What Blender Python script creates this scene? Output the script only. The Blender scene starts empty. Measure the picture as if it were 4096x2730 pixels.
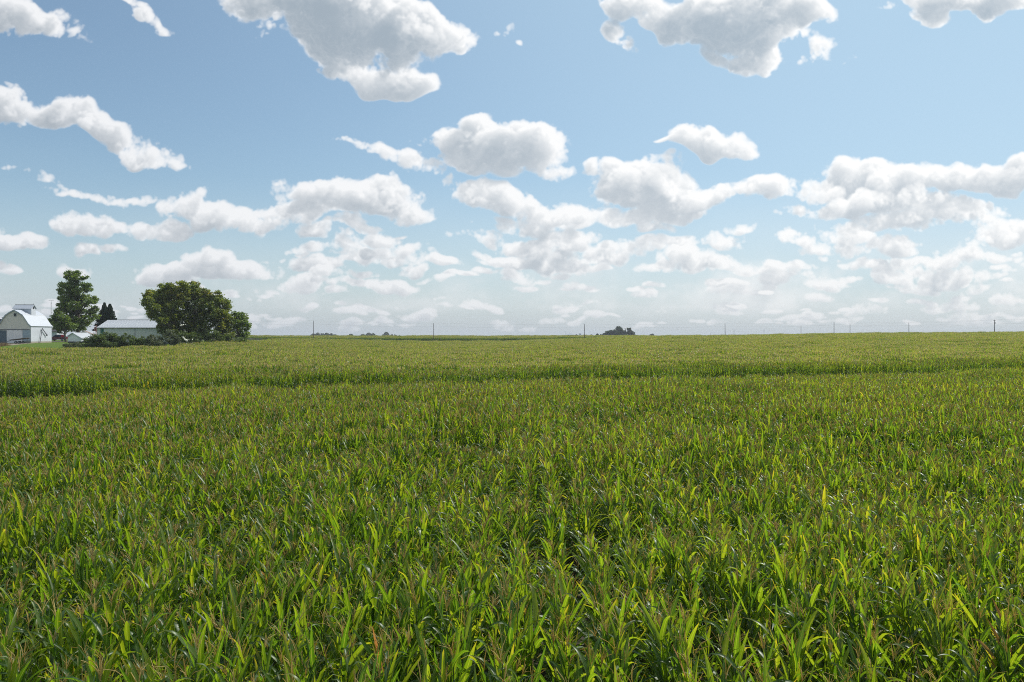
import bpy, math, random
import numpy as np
from mathutils import Vector, Matrix, Euler

rnd = random.Random(11)
NR = np.random.RandomState(5)
R_ = math.radians
scene = bpy.context.scene
COL = scene.collection

# ------------------------------------------------------------------ camera
CAM_Z = 6.3
F_PX, CX, HZ = 3186.0, 2048.0, 1345.0      # focal length, centre column and horizon row of the 4096 px frame
cam = bpy.data.objects.new('camera', bpy.data.cameras.new('camera'))
COL.objects.link(cam)
cam.location = (0, 0, CAM_Z)
cam.data.sensor_width = 36.0
cam.data.lens = 36.0*F_PX/4096.0
cam.rotation_euler = (R_(90)-math.atan(20/F_PX), 0, 0)
cam.data.clip_start, cam.data.clip_end = 0.1, 40000
scene.camera = cam

# ------------------------------------------------------------------ sun, exposure
SUN_AZ, SUN_EL = 52.0, 44.0                # degrees right of the view, above the horizon
sun = bpy.data.objects.new('sun', bpy.data.lights.new('sun', 'SUN'))
COL.objects.link(sun)
sun.data.energy = 4.6
sun.data.angle = R_(0.55)
sun.data.color = (1.0, 0.955, 0.88)
sun.rotation_euler = (R_(90-SUN_EL), 0, R_(180-SUN_AZ))
scene.view_settings.view_transform = 'Standard'
scene.view_settings.look = 'None'
scene.view_settings.gamma = 1
scene.view_settings.use_curve_mapping = False
scene.view_settings.exposure = 0.0
scene.cycles.filter_width = 1.05
scene.cycles.use_denoising = False

# ------------------------------------------------------------------ sky: daylight with cumulus
CLOUDS = [
 # upper left
 (60,40,130,48,8,0.9),(170,72,60,26,25,0.55),(320,20,95,26,28,0.75),(390,70,50,18,35,0.45),
 # big cloud at the top
 (690,5,165,90,0,1.15),(830,70,190,105,10,1.3),(980,90,110,70,0,1),(900,185,95,48,10,1),(770,140,110,55,25,0.9),(590,85,60,38,-10,0.6),(1150,75,24,30,40,0.4),(1190,108,22,14,30,0.36),(1050,110,45,40,0,0.6),
 # upper right
 (1450,25,95,55,20,1),(1430,100,45,40,50,0.5),(1560,60,80,60,10,0.6),(1700,60,150,85,5,1.15),(1830,40,110,60,0,0.9),(1720,150,85,42,10,0.8),(1890,130,60,40,-20,0.6),(1960,130,50,14,0,0.3),(1300,-8,45,10,0,0.4),
 (2190,10,120,48,-8,1.15),(2140,50,55,38,30,0.8),(2290,8,95,46,-5,1.1),(2350,0,60,30,0,0.6),
 # left middle
 (30,235,75,52,10,0.95),(150,260,105,58,14,1),(220,300,80,45,25,0.8),(290,335,105,44,22,0.95),(395,365,62,30,10,0.75),(40,190,40,16,30,0.5),(400,310,40,26,45,0.28),(30,392,34,12,10,0.6),(60,330,50,20,0,0.22),
 (110,430,45,13,20,0.6),(225,458,115,18,6,0.75),(330,462,55,14,4,0.5),
 # cloud over the grove
 (440,480,62,50,0,1),(520,508,95,46,5,1),(600,520,130,30.6,0,0.756),(640,440,55,48,40,0.42),(760,455,95,48,0,1),(850,470,100,58,0,1),(930,495,75,36,0,0.9),(700,500,150,37.8,0,0.756),(820,533,74.4,11.9,2,0.42),
 # high centre cloud
 (770,318,42,12,8,0.6),(850,345,80,28,18,0.8),(930,390,110,42,20,0.7),(1090,330,110,50,0,1.05),(1180,345,120,66,0,1.2),(1120,385,130,40.3,0,1.01),(1260,375,60,40,10,0.7),(950,335,30,14,20,0.4),
 (1620,325,90,48,5,1.2),(1690,345,55,38,20,1),(1530,322,50,11,0,0.6),(1350,400,36,19,0,0.728),
 # wide right hand bank
 (1130,460,110,49.3,10,0.896),(1290,490,130,38.3,0,0.8),(1420,430,75,53.8,10,1.12),(1500,450,110,69.4,0,1.23),(1590,470,90,53.8,0,1.06),(1520,375,55,26,0,0.35),(1180,520,120,28.2,0,0.564),(1650,465,60,35.8,0,0.784),
 (1440,510,190,30.2,0,0.847),(1780,445,95,38.1,-5,1.01),(1890,440,80,47,0,1.01),(1985,420,95,62.7,0,1.23),(2070,435,75,56,0,1.06),(2030,470,150,42.3,0,0.941),(2200,430,90,47,-8,1.12),(2280,420,60,47,0,0.896),(2350,390,45,56,0,0.784),(2230,500,130,36.3,0,0.847),(1900,490,130,26.2,0,0.847),
 # low clouds
 (240,571,65.1,17.6,0,0.62),(315,536,26,19.8,0,0.6),(170,621,46.5,24.2,0,0.7),(480,593,50.8,30.8,0,0.85),(340,627,34.1,14.3,0,0.5),(20,631,31,13.2,0,0.5),
 (1250,569,93,28.8,0,0.659),(1470,571,86.8,23.8,0,0.672),(1600,609,105,19.8,0,0.672),(1840,551,74.4,33.2,0,0.894),(2060,569,68.2,37,0,0.952),(2260,561,74.4,29.7,0,0.714),(950,604,68.2,24.2,0,0.55),(1340,591,68.2,17.6,0,0.5),(2000,609,112,17.8,0,0.588),(650,636,86.8,15.8,0,0.294),(2180,619,99.2,15.8,0,0.504),
]

def make_clouds(px=0.0009, U0=-1.0, U1=1.0, V0=-0.02, V1=0.62, seed=7, nseed=4, D=30, zr=.075):
    """3-D cumulus over the tangent plane of the sky ahead, lit by marching towards the sun: cover and light"""
    R = np.random.RandomState(seed); RN = np.random.RandomState(nseed)
    W = int((U1-U0)/px); H = int((V1-V0)/px)
    u = (U0+(np.arange(W)+.5)*px).astype(np.float32); v = (V0+(np.arange(H)+.5)*px).astype(np.float32)
    z = np.linspace(-zr, zr, D).astype(np.float32); dz = z[1]-z[0]
    def taps(t):
        i = np.floor(t).astype(int); f = (t-i).astype(np.float32)
        return i, ((1-f)**3/6, (3*f**3-6*f**2+4)/6, (-3*f**3+3*f**2+3*f+1)/6, f**3/6)
    def noise3(s, out, amp, billow=False, wy=None, asp=1.):
        ix, wx = taps((u-U0)/(s*asp)); iy, wv = taps((v-V0)/s); iz, wz_ = taps((z-z[0])/s)
        L = RN.normal(0, 2.3, (iz[-1]+4, iy[-1]+4, ix[-1]+4)).astype(np.float32)
        for k in range(D):
            P = sum(L[iz[k]+m]*wz_[m][k] for m in range(4))
            P = sum(P[iy+m]*wv[m][:, None] for m in range(4))
            n = np.take(P, ix, 1)*wx[0]
            for m in (1, 2, 3): n += np.take(P, ix+m, 1)*wx[m]
            if billow: np.abs(n, out=n); n *= 1.5; n -= 1.
            n *= amp
            if wy is not None: n *= (wy if not callable(wy) else wy(k))
            out[k] += n
    near = np.clip((v-.02)/.22, 0, 1)[:, None]
    k = 1.7408/3186.
    blobs = [((x-1176.6)*k, (772.6-y)*k, rx*k*.90, ry*k*.80, -np.radians(t), a) for x, y, rx, ry, t, a in CLOUDS]
    for i in range(46):                                   # the same kind of cloud beyond the frame
        cu = R.uniform(U0, U1); cv = R.uniform(.05, V1+.1); s = (cv+.1)*R.uniform(.12, .32)
        if abs(cu) < .70+s*1.8 and cv < .47+s*.9: continue
        for j in range(R.randint(2, 5)):
            blobs.append((cu+R.normal(0, s*.8), cv+abs(R.normal(0, s*.2)), s*R.uniform(.5, 1.1), s*R.uniform(.3, .5), R.uniform(-.3, .3), R.uniform(.6, 1.1)))
    for i in range(175):                                   # rows of small flat cumulus closing up towards the horizon
        cv = .016+.125*R.uniform(0, 1)**1.9; cu = R.uniform(-.95, .95); s = (cv+.03)*R.uniform(.16, .40)
        if R.uniform() > .60+.40*np.clip((cu+.35)/.5, 0, 1) and cv > .05: continue
        for j in range(R.randint(2, 6)):
            t = s*R.uniform(.35, .95); blobs.append((cu+R.normal(0, s*1.3), cv+R.normal(0, s*.20), t*1.15, t*R.uniform(.26, .52), R.uniform(-.06, .06), R.uniform(.55, 1.0)))
    F = np.zeros((D, H, W), np.float32)
    def flat(sc):
        ix, wx = taps((u-U0)/sc); iy, wv = taps((v-V0)/sc)
        L = RN.normal(0, 2.0, (iy[-1]+4, ix[-1]+4)).astype(np.float32)
        P = sum(L[iy+m]*wv[m][:, None] for m in range(4))
        return sum(np.take(P, ix+m, 1)*wx[m] for m in range(4))
    WU, WV = (flat(.06)*.005*(.2+.8*near)+flat(.027)*.005*(.3+.7*near)+flat(.012)*.0025*(.5+.5*near) for _ in (0, 1))
    for cu, cv, ru, rv, t, a in blobs:
        r = max(ru, rv)*2.2; rw = np.clip(np.sqrt(ru*rv)*1.0, .012, .055)
        x0, x1 = max(int((cu-r-U0)/px), 0), min(int((cu+r-U0)/px)+2, W); y0, y1 = max(int((cv-r-V0)/px), 0), min(int((cv+r-V0)/px)+2, H)
        if x1 <= x0 or y1 <= y0: continue
        dx = u[None, x0:x1]-cu+WU[y0:y1, x0:x1]; dy = v[y0:y1, None]-cv+WV[y0:y1, x0:x1]
        c, s = np.cos(t), np.sin(t); p = (dx*c+dy*s)/ru; q = (-dx*s+dy*c)/rv
        q = np.where(q < 0, q*1.45, q); q = (p*p+q*q).astype(np.float32)
        zc = R.normal(0, .012)
        for kz in range(D):
            w = ((z[kz]-zc)/rw)**2
            if w < 2.0:
                P = F[kz, y0:y1, x0:x1]; g = np.minimum(a*np.exp(-.62*(q+w)**1.9), 1.25)
                P[...] = np.maximum(np.maximum(P, g), .74*(P+g)) if cv > .20 else np.maximum(P, g)
    np.minimum(F, 1.3, out=F)
    B = np.clip(F*3.0-.2, 0, 1)
    F -= .362
    fine = lambda k: B[k]
    noise3(.085, F, .16, wy=lambda k: B[k]*near)
    noise3(.042, F, .27, wy=lambda k: B[k]*(.35+.65*near))
    noise3(.024, F, .26, True, wy=lambda k: B[k]*(.55+.45*near))
    noise3(.0125, F, .20, True, wy=fine)
    noise3(.0068, F, .15, True, wy=fine)
    noise3(.0038, F, .11, True, wy=fine)
    noise3(.0022, F, .07, wy=fine)
    # low far rows of flat cumulus closing up towards the horizon
    lowm = (np.clip((.20-v)/.17, 0, 1)*np.clip((v-.006)/.03, 0, 1))[:, None]*(.72+.28*np.clip((u[None, :]+.3)/.6, 0, 1))
    G = np.zeros_like(F)
    noise3(.030, G, .24, asp=2.6); noise3(.014, G, .17, asp=2.); noise3(.007, G, .10, True, asp=1.3); noise3(.0038, G, .06)
    wz = np.exp(-(z/.022)**2)[:, None, None]
    G += .25; G *= lowm[None]; G -= (1-lowm[None])*.5; G -= (1-wz)*.5
    np.maximum(F, np.minimum(G, .55)*.15, out=F); del G
    W_ = np.clip(F+.20, 0, .34)**1.7*.24; np.clip(F*1.75, 0, 1, out=F); F += W_; del W_
    sig = 230.
    def march(sd, steps):
        S = np.zeros_like(F); prev = 0.
        for st in steps:
            iz, iy, ix = (int(round(c*st/d_)) for c, d_ in zip(sd, (dz, px, px))); seg = st-prev; prev = st
            S[:D-iz, :H-iy, :W-ix] += F[iz:, iy:, ix:]*seg
        return S
    lowS = march((.34, .82, .42), (.002, .005, .009, .014, .021, .031)); S = march((.66, .48, .55), (.002, .005, .009, .014, .021, .031, .045, .062))
    up = np.clip((v-.17)/.16, 0, 1)[None, :, None]
    lowS += (S-lowS)*up; S = lowS
    T = np.ones((H, W), np.float32); C = np.zeros((H, W), np.float32)
    for kz in range(D):                                   # nearest slice first
        a = 1-np.exp(-sig*dz*F[kz])
        tau = S[kz]*sig*(.66-.06*up[0])
        l = .44*np.exp(-.62*tau)+.36*np.exp(-.12*tau)+.24*np.exp(-.024*tau)
        l += (.84-l)*np.clip(1-F[kz]*4.5, 0, 1)*.85      # thin rags glow with the light round them
        C += T*a*l; T *= 1-a
    alpha = 1-T; shade = C/np.maximum(alpha, 1e-3)
    return alpha, shade, *np.meshgrid(u, v)
HAZE = 0.00013
def build_sky():
    U0, U1, V0, V1 = -1.0, 1.0, -0.02, 0.62
    alpha, shade, _, _ = make_clouds(U0=U0, U1=U1, V0=V0, V1=V1)
    h, w = alpha.shape
    im = bpy.data.images.new('cumulus', w, h, alpha=False, float_buffer=True, is_data=True)
    px = np.ones((h, w, 4), np.float32)
    px[..., 0], px[..., 1], px[..., 2] = alpha, shade, 0
    im.pixels.foreach_set(px.ravel())
    im.update()
    W = bpy.data.worlds.new('World')
    scene.world = W
    W.use_nodes = True
    nt = W.node_tree
    nt.nodes.clear()
    def N(t, **k):
        n = nt.nodes.new(t)
        for a, b in k.items(): setattr(n, a, b)
        return n
    def put(sock, x):
        if isinstance(x, bpy.types.NodeSocket): nt.links.new(x, sock)
        else: sock.default_value = x
    def M(op, a, b=0.0, c=0.0, clamp=False):
        n = N('ShaderNodeMath', operation=op, use_clamp=clamp)
        for k, x in enumerate((a, b, c)): put(n.inputs[k], x)
        return n.outputs[0]
    def mix(f, a, b):
        n = N('ShaderNodeMix', data_type='RGBA')
        put(n.inputs[0], f); put(n.inputs[6], a); put(n.inputs[7], b)
        return n.outputs[2]
    def ss(x, a, b):
        n = N('ShaderNodeMapRange', interpolation_type='SMOOTHSTEP')
        for k, v in enumerate((x, a, b, 0.0, 1.0)): put(n.inputs[k], v)
        return n.outputs[0]
    tc = N('ShaderNodeTexCoord').outputs['Generated']
    sep = N('ShaderNodeSeparateXYZ'); put(sep.inputs[0], tc)
    x, y, z = sep.outputs
    yy = M('MAXIMUM', y, 0.05)
    u, v = M('DIVIDE', x, yy), M('DIVIDE', z, yy)
    cmb = N('ShaderNodeCombineXYZ')
    put(cmb.inputs[0], M('MULTIPLY_ADD', u, 1/(U1-U0), -U0/(U1-U0)))
    put(cmb.inputs[1], M('MULTIPLY_ADD', v, 1/(V1-V0), -V0/(V1-V0)))
    tex = N('ShaderNodeTexImage', image=im, extension='EXTEND', interpolation='Cubic')
    put(tex.inputs[0], cmb.outputs[0])
    st = N('ShaderNodeSeparateColor'); put(st.inputs[0], tex.outputs[0])
    # elsewhere round the horizon and overhead the same broken cumulus goes on
    zz = M('ADD', M('MAXIMUM', z, 0.0), 0.12)
    pl = N('ShaderNodeCombineXYZ'); put(pl.inputs[0], M('DIVIDE', x, zz)); put(pl.inputs[1], M('DIVIDE', y, zz))
    nz = N('ShaderNodeTexNoise'); put(nz.inputs['Vector'], pl.outputs[0])
    nz.inputs['Scale'].default_value = 0.9; nz.inputs['Detail'].default_value = 7; nz.inputs['Roughness'].default_value = 0.55
    ga = ss(nz.outputs[0], 0.49, 0.60)
    gs = M('SUBTRACT', 1.0, M('MULTIPLY', ss(nz.outputs[0], 0.58, 0.76), 0.7))
    inside = M('MULTIPLY', M('MULTIPLY', ss(M('ABSOLUTE', u), 0.95, 0.80), ss(v, 0.60, 0.50)), ss(y, 0.1, 0.2))
    def pick(a, b):
        n = N('ShaderNodeMix', data_type='FLOAT'); put(n.inputs[0], inside); put(n.inputs[2], a); put(n.inputs[3], b); return n.outputs[0]
    al, sh = pick(ga, st.outputs[0]), pick(gs, st.outputs[1])
    sky = N('ShaderNodeTexSky', sky_type='NISHITA', sun_disc=False)
    sky.sun_elevation, sky.sun_rotation = R_(SUN_EL), R_(SUN_AZ)
    sky.air_density, sky.dust_density, sky.ozone_density, sky.altitude = SKY_AIR, SKY_DUST, SKY_OZONE, 300
    # clouds and haze are whiter towards the sun
    sd = (math.sin(R_(SUN_AZ))*math.cos(R_(SUN_EL)), math.cos(R_(SUN_AZ))*math.cos(R_(SUN_EL)), math.sin(R_(SUN_EL)))
    dt = N('ShaderNodeVectorMath', operation='DOT_PRODUCT'); put(dt.inputs[0], tc); dt.inputs[1].default_value = sd
    toward = ss(dt.outputs['Value'], 0.05, 0.95)
    K = 1.0/SKY_STRENGTH
    def c(r, g, b):                       # display colour -> what the sky must give off
        f = lambda t: ((t/255+0.055)/1.055)**2.4*K
        return (f(r), f(g), f(b), 1)
    lit = mix(toward, c(240, 242, 245), c(262, 262, 261))
    drk = mix(toward, c(136, 150, 163), c(160, 178, 193))
    t = M('MULTIPLY_ADD', sh, 1.55, -0.40, clamp=True)
    cloud = mix(t, drk, lit)
    tn = N('ShaderNodeMix', data_type='RGBA', blend_type='MULTIPLY'); tn.inputs[0].default_value = 1
    put(tn.inputs[6], sky.outputs[0]); tn.inputs[7].default_value = (*SKY_TINT, 1); clear = tn.outputs[2]
    el = M('MAXIMUM', z, 0.0)
    pale = mix(toward, c(180, 189, 199), c(206, 212, 215))
    clear = mix(M('MULTIPLY', M('MULTIPLY', toward, toward), 0.75), clear, c(184, 217, 238))   # paler towards the sun
    clear = mix(M('MULTIPLY', M('POWER', 2.718, M('DIVIDE', el, -0.100)), 0.94), clear, pale)
    out = mix(M('MULTIPLY', al, 0.985), clear, cloud)
    haze = M('MULTIPLY', M('POWER', 2.718, M('DIVIDE', el, -0.040)), 0.72)
    out = mix(haze, out, pale)
    bg = N('ShaderNodeBackground'); put(bg.inputs[0], out); bg.inputs[1].default_value = SKY_STRENGTH
    wo = N('ShaderNodeOutputWorld'); put(wo.inputs[0], bg.outputs[0])
SKY_TINT = (0.90, 1.17, 1.20)             # the camera's white balance
SKY_STRENGTH, SKY_AIR, SKY_DUST, SKY_OZONE = 0.092, 1.0, 0.25, 1.6
build_sky()

# ------------------------------------------------------------------ helpers
def link(o, parent=None):
    COL.objects.link(o)
    if parent is not None: o.parent = parent
    return o
def mesh(name, V, F, mats=(), idx=None, uv=None, smooth=False):
    me = bpy.data.meshes.new(name)
    V = np.asarray(V, np.float32).reshape(-1, 3)
    if isinstance(F, np.ndarray):
        n, k = F.shape
        me.vertices.add(len(V)); me.vertices.foreach_set('co', V.ravel())
        me.loops.add(n*k); me.loops.foreach_set('vertex_index', F.astype(np.int32).ravel())
        me.polygons.add(n); me.polygons.foreach_set('loop_start', np.arange(0, n*k, k, dtype=np.int32))
        me.polygons.foreach_set('loop_total', np.full(n, k, np.int32))
    else:
        me.from_pydata([tuple(map(float, v)) for v in V], [], F)
    for m in mats: me.materials.append(m)
    if idx is not None: me.polygons.foreach_set('material_index', np.asarray(idx, np.int32))
    if uv is not None:
        l = me.uv_layers.new(name='UVMap')
        vi = np.empty(len(me.loops), np.int32); me.loops.foreach_get('vertex_index', vi)
        l.data.foreach_set('uv', np.asarray(uv, np.float32)[vi].ravel())
    if smooth: me.polygons.foreach_set('use_smooth', np.ones(len(me.polygons), bool))
    me.update(); me.validate()
    return me
def obj(name, me, parent=None, loc=None, rot=None, scale=None):
    o = bpy.data.objects.new(name, me)
    if loc is not None: o.location = loc
    if rot is not None: o.rotation_euler = rot
    if scale is not None: o.scale = scale
    return link(o, parent)
def thing(name, label, cat, loc=(0, 0, 0), rz=0.0, group=None):
    o = bpy.data.objects.new(name, None); link(o)
    o.location = loc; o.rotation_euler = (0, 0, rz); o.empty_display_size = 0.3
    o['label'] = label; o['category'] = cat
    if group: o['group'] = group
    return o
def kind(o, k): o['kind'] = k; return o
def copy_thing(o, loc, rz=None, label=None):
    c = o.copy(); COL.objects.link(c); c.location = loc
    if rz is not None: c.rotation_euler = (0, 0, rz)
    if label: c['label'] = label
    for ch in o.children:
        d = ch.copy(); COL.objects.link(d); d.parent = c
        for g in ch.children:
            e = g.copy(); COL.objects.link(e); e.parent = d
    return c
class MB:
    """collects solid pieces into one mesh"""
    def __init__(s): s.V, s.F = [], []
    def add(s, V, F):
        n = len(s.V); s.V += [tuple(v) for v in V]; s.F += [tuple(i+n for i in f) for f in F]; return s
    def box(s, x0, y0, z0, x1, y1, z1):
        return s.add([(x0,y0,z0),(x1,y0,z0),(x1,y1,z0),(x0,y1,z0),(x0,y0,z1),(x1,y0,z1),(x1,y1,z1),(x0,y1,z1)],
                     [(0,3,2,1),(4,5,6,7),(0,1,5,4),(1,2,6,5),(2,3,7,6),(3,0,4,7)])
    def prism(s, prof, a, b, axis='y'):
        """closed profile of (p, z) pushed along an axis from a to b"""
        n = len(prof)
        f = (lambda p, z, t: (p, t, z)) if axis == 'y' else (lambda p, z, t: (t, p, z))
        V = [f(p, z, a) for p, z in prof]+[f(p, z, b) for p, z in prof]
        F = [tuple(range(n)), tuple(range(2*n-1, n-1, -1))]+[(i, i+n, (i+1) % n+n, (i+1) % n) for i in range(n)]
        return s.add(V, F)
    def slab(s, path, t, a, b, axis='y'):
        """a bent sheet of thickness t laid over a path of (p, z)"""
        P = [np.array(p, float) for p in path]; up = []
        for i in range(len(P)):
            d = P[min(i+1, len(P)-1)]-P[max(i-1, 0)]; d /= np.linalg.norm(d); n = np.array([-d[1], d[0]])
            if n[1] < 0: n = -n
            up.append(P[i]+n*t)
        return s.prism([tuple(p) for p in P]+[tuple(p) for p in up[::-1]], a, b, axis)
    def tube(s, pts, rad, n=8, cap=True):
        pts = [Vector(p) for p in pts]; rad = rad if hasattr(rad, '__len__') else [rad]*len(pts); V, F = [], []
        for i, p in enumerate(pts):
            d = (pts[min(i+1, len(pts)-1)]-pts[max(i-1, 0)]).normalized()
            a = d.orthogonal().normalized() if abs(d.z) < .95 else Vector((1, 0, 0)); a = (a-d*a.dot(d)).normalized(); b = d.cross(a)
            for k in range(n):
                t = 2*math.pi*k/n; V.append(p+(a*math.cos(t)+b*math.sin(t))*rad[i])
        for i in range(len(pts)-1):
            for k in range(n): F.append((i*n+k, i*n+(k+1) % n, (i+1)*n+(k+1) % n, (i+1)*n+k))
        if cap: F += [tuple(range(n-1, -1, -1)), tuple(range((len(pts)-1)*n, len(pts)*n))]
        return s.add(V, F)
    def lathe(s, prof, n=20, c=(0, 0, 0)):
        V, F = [], []
        for r, z in prof:
            for k in range(n):
                t = 2*math.pi*k/n; V.append((c[0]+r*math.cos(t), c[1]+r*math.sin(t), c[2]+z))
        for i in range(len(prof)-1):
            for k in range(n): F.append((i*n+k, i*n+(k+1) % n, (i+1)*n+(k+1) % n, (i+1)*n+k))
        return s.add(V, F)
    def mesh(s, name, mat, smooth=False): return mesh(name, s.V, s.F, (mat,), smooth=smooth)
    def obj(s, name, mat, parent=None, smooth=False, **k): return obj(name, s.mesh(name, mat, smooth), parent, **k)

# ------------------------------------------------------------------ materials
def material(name):
    m = bpy.data.materials.new(name); m.use_nodes = True
    return m, m.node_tree, m.node_tree.nodes['Principled BSDF']
def paint(name, col, rough=.6, var=.12, scale=3., metal=0., bump=0., stretch=(1, 1, 1), col2=None, spec=.5, rand=0.):
    """plain surface with wear: two tones mixed by noise in object space"""
    m, nt, b = material(name); N, L = nt.nodes.new, nt.links.new
    tc = N('ShaderNodeTexCoord'); mp = N('ShaderNodeMapping'); mp.inputs['Scale'].default_value = stretch
    L(tc.outputs['Object'], mp.inputs[0])
    nz = N('ShaderNodeTexNoise'); nz.inputs['Scale'].default_value = scale; nz.inputs['Detail'].default_value = 6; nz.inputs['Roughness'].default_value = .65
    L(mp.outputs[0], nz.inputs['Vector'])
    rp = N('ShaderNodeValToRGB'); rp.color_ramp.elements[0].position = .3; rp.color_ramp.elements[1].position = .7
    c2 = col2 or tuple(c*(1-var*2) for c in col)
    rp.color_ramp.elements[0].color = (*c2, 1); rp.color_ramp.elements[1].color = (*col, 1)
    L(nz.outputs[0], rp.inputs[0]); out = rp.outputs[0]
    if rand:
        oi = N('ShaderNodeObjectInfo'); hs = N('ShaderNodeHueSaturation')
        mr = N('ShaderNodeMapRange'); L(oi.outputs['Random'], mr.inputs[0]); mr.inputs[3].default_value = 1-rand; mr.inputs[4].default_value = 1+rand*.4
        L(mr.outputs[0], hs.inputs['Value']); L(out, hs.inputs['Color']); out = hs.outputs[0]
    L(out, b.inputs['Base Color'])
    b.inputs['Roughness'].default_value = rough; b.inputs['Metallic'].default_value = metal; b.inputs['Specular IOR Level'].default_value = spec
    if bump:
        bp = N('ShaderNodeBump'); bp.inputs['Strength'].default_value = bump; bp.inputs['Distance'].default_value = .03
        L(nz.outputs[0], bp.inputs['Height']); L(bp.outputs[0], b.inputs['Normal'])
    return m
def leaf_material(name, stops, trans=.45, gloss=.8, rough=.38, tcol=(1.9, 2.0, .9), big=.05, bigamt=.5, rib=False, islands=True):
    """thin leaf: diffuse + light shining through + a waxy sheen; hue by leaf, by plant and by wide patches of the field"""
    m = bpy.data.materials.new(name); m.use_nodes = True; nt = m.node_tree; nt.nodes.clear(); N, L = nt.nodes.new, nt.links.new
    oi = N('ShaderNodeObjectInfo'); ge = N('ShaderNodeNewGeometry')
    nz = N('ShaderNodeTexNoise'); nz.inputs['Scale'].default_value = big; nz.inputs['Detail'].default_value = 4
    L(ge.outputs['Position'], nz.inputs['Vector'])
    def math_(op, a, b):
        n = N('ShaderNodeMath', operation=op) if False else N('ShaderNodeMath'); n.operation = op
        for k, x in enumerate((a, b)):
            if isinstance(x, (int, float)): n.inputs[k].default_value = x
            else: L(x, n.inputs[k])
        return n.outputs[0]
    r = math_('FRACT', math_('ADD', oi.outputs['Random'], math_('MULTIPLY', ge.outputs['Random Per Island'], 7.31)), 0)
    f = math_('ADD', math_('MULTIPLY', r, 1-bigamt*.6), math_('MULTIPLY', math_('SUBTRACT', nz.outputs[0], .5), bigamt*1.6))
    f = math_('ADD', f, bigamt*.3)
    rp = N('ShaderNodeValToRGB'); cr = rp.color_ramp
    while len(cr.elements) < len(stops): cr.elements.new(.5)
    for e, (p, c) in zip(cr.elements, stops): e.position = p; e.color = (*c, 1)
    L(f, rp.inputs[0]); col = rp.outputs[0]
    if rib:
        uv = N('ShaderNodeTexCoord'); sp = N('ShaderNodeSeparateXYZ'); L(uv.outputs['UV'], sp.inputs[0])
        d = math_('ABSOLUTE', math_('SUBTRACT', sp.outputs[0], .5), 0)
        mr = N('ShaderNodeMapRange'); L(d, mr.inputs[0]); mr.inputs[1].default_value = .10; mr.inputs[2].default_value = .0; mr.inputs[3].default_value = 0; mr.inputs[4].default_value = .55
        mx = N('ShaderNodeMix'); mx.data_type = 'RGBA'; L(mr.outputs[0], mx.inputs[0]); L(col, mx.inputs[6]); mx.inputs[7].default_value = (.17, .22, .09, 1); col = mx.outputs[2]
        # fine parallel veins and yellowing, now and then browned, towards the tip
        wv = N('ShaderNodeTexNoise'); mp = N('ShaderNodeMapping'); mp.inputs['Scale'].default_value = (26, 1.2, 1); L(uv.outputs['UV'], mp.inputs[0]); L(mp.outputs[0], wv.inputs['Vector']); wv.inputs['Scale'].default_value = 1.; wv.inputs['Detail'].default_value = 2
        hs = N('ShaderNodeHueSaturation'); v = N('ShaderNodeMapRange'); L(wv.outputs[0], v.inputs[0]); v.inputs[1].default_value = .3; v.inputs[2].default_value = .7; v.inputs[3].default_value = .75; v.inputs[4].default_value = 1.25
        L(v.outputs[0], hs.inputs['Value']); L(col, hs.inputs['Color']); col = hs.outputs[0]
        t = N('ShaderNodeMapRange'); L(sp.outputs[1], t.inputs[0]); t.inputs[1].default_value = .72; t.inputs[2].default_value = 1.0; t.inputs[3].default_value = 0
        L(math_('MULTIPLY', math_('POWER', r, 3.0), .85), t.inputs[4])
        mx2 = N('ShaderNodeMix'); mx2.data_type = 'RGBA'; L(t.outputs[0], mx2.inputs[0]); L(col, mx2.inputs[6]); mx2.inputs[7].default_value = (.26, .19, .05, 1); col = mx2.outputs[2]
    df = N('ShaderNodeBsdfDiffuse'); L(col, df.inputs[0])
    tm = N('ShaderNodeMix'); tm.data_type = 'RGBA'; tm.blend_type = 'MULTIPLY'; tm.inputs[0].default_value = 1; L(col, tm.inputs[6]); tm.inputs[7].default_value = (*tcol, 1)
    tr = N('ShaderNodeBsdfTranslucent'); L(tm.outputs[2], tr.inputs[0])
    m1 = N('ShaderNodeMixShader'); m1.inputs[0].default_value = trans; L(df.outputs[0], m1.inputs[1]); L(tr.outputs[0], m1.inputs[2])
    gl = N('ShaderNodeBsdfGlossy'); gl.inputs['Roughness'].default_value = rough; gl.inputs[0].default_value = (.9, .95, .9, 1)
    lw = N('ShaderNodeLayerWeight'); lw.inputs[0].default_value = .5; fr = math_('ADD', .035, math_('MULTIPLY', math_('POWER', lw.outputs['Facing'], 4.), .45))
    m2 = N('ShaderNodeMixShader'); L(math_('MULTIPLY', fr, gloss), m2.inputs[0]); L(m1.outputs[0], m2.inputs[1]); L(gl.outputs[0], m2.inputs[2])
    o = N('ShaderNodeOutputMaterial'); L(m2.outputs[0], o.inputs[0])
    return m
CORN_STOPS = [(0.0, (.018, .052, .011)), (.30, (.034, .080, .012)), (.62, (.062, .112, .014)), (.88, (.098, .138, .018)), (.96, (.17, .172, .03)), (1., (.30, .22, .05))]
M_corn = leaf_material('corn_leaf', CORN_STOPS, trans=.55, gloss=.62, rough=.38, tcol=(4.9, 4.1, .78), rib=True)
M_tassel = leaf_material('tassel_straw', [(0, (.30, .25, .10)), (.6, (.48, .40, .17)), (1, (.60, .50, .23))], trans=.5, gloss=.2, rough=.6, tcol=(1.5, 1.4, 1.1), big=.08)
M_stalk = paint('corn_stalk', (.11, .16, .035), .6, .15, 8)
M_dead = leaf_material('dried_leaf', [(0, (.28, .13, .045)), (.6, (.42, .22, .075)), (1, (.50, .33, .15))], trans=.45, gloss=.3, rough=.6, tcol=(1.7, 1.5, 1.0))

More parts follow.
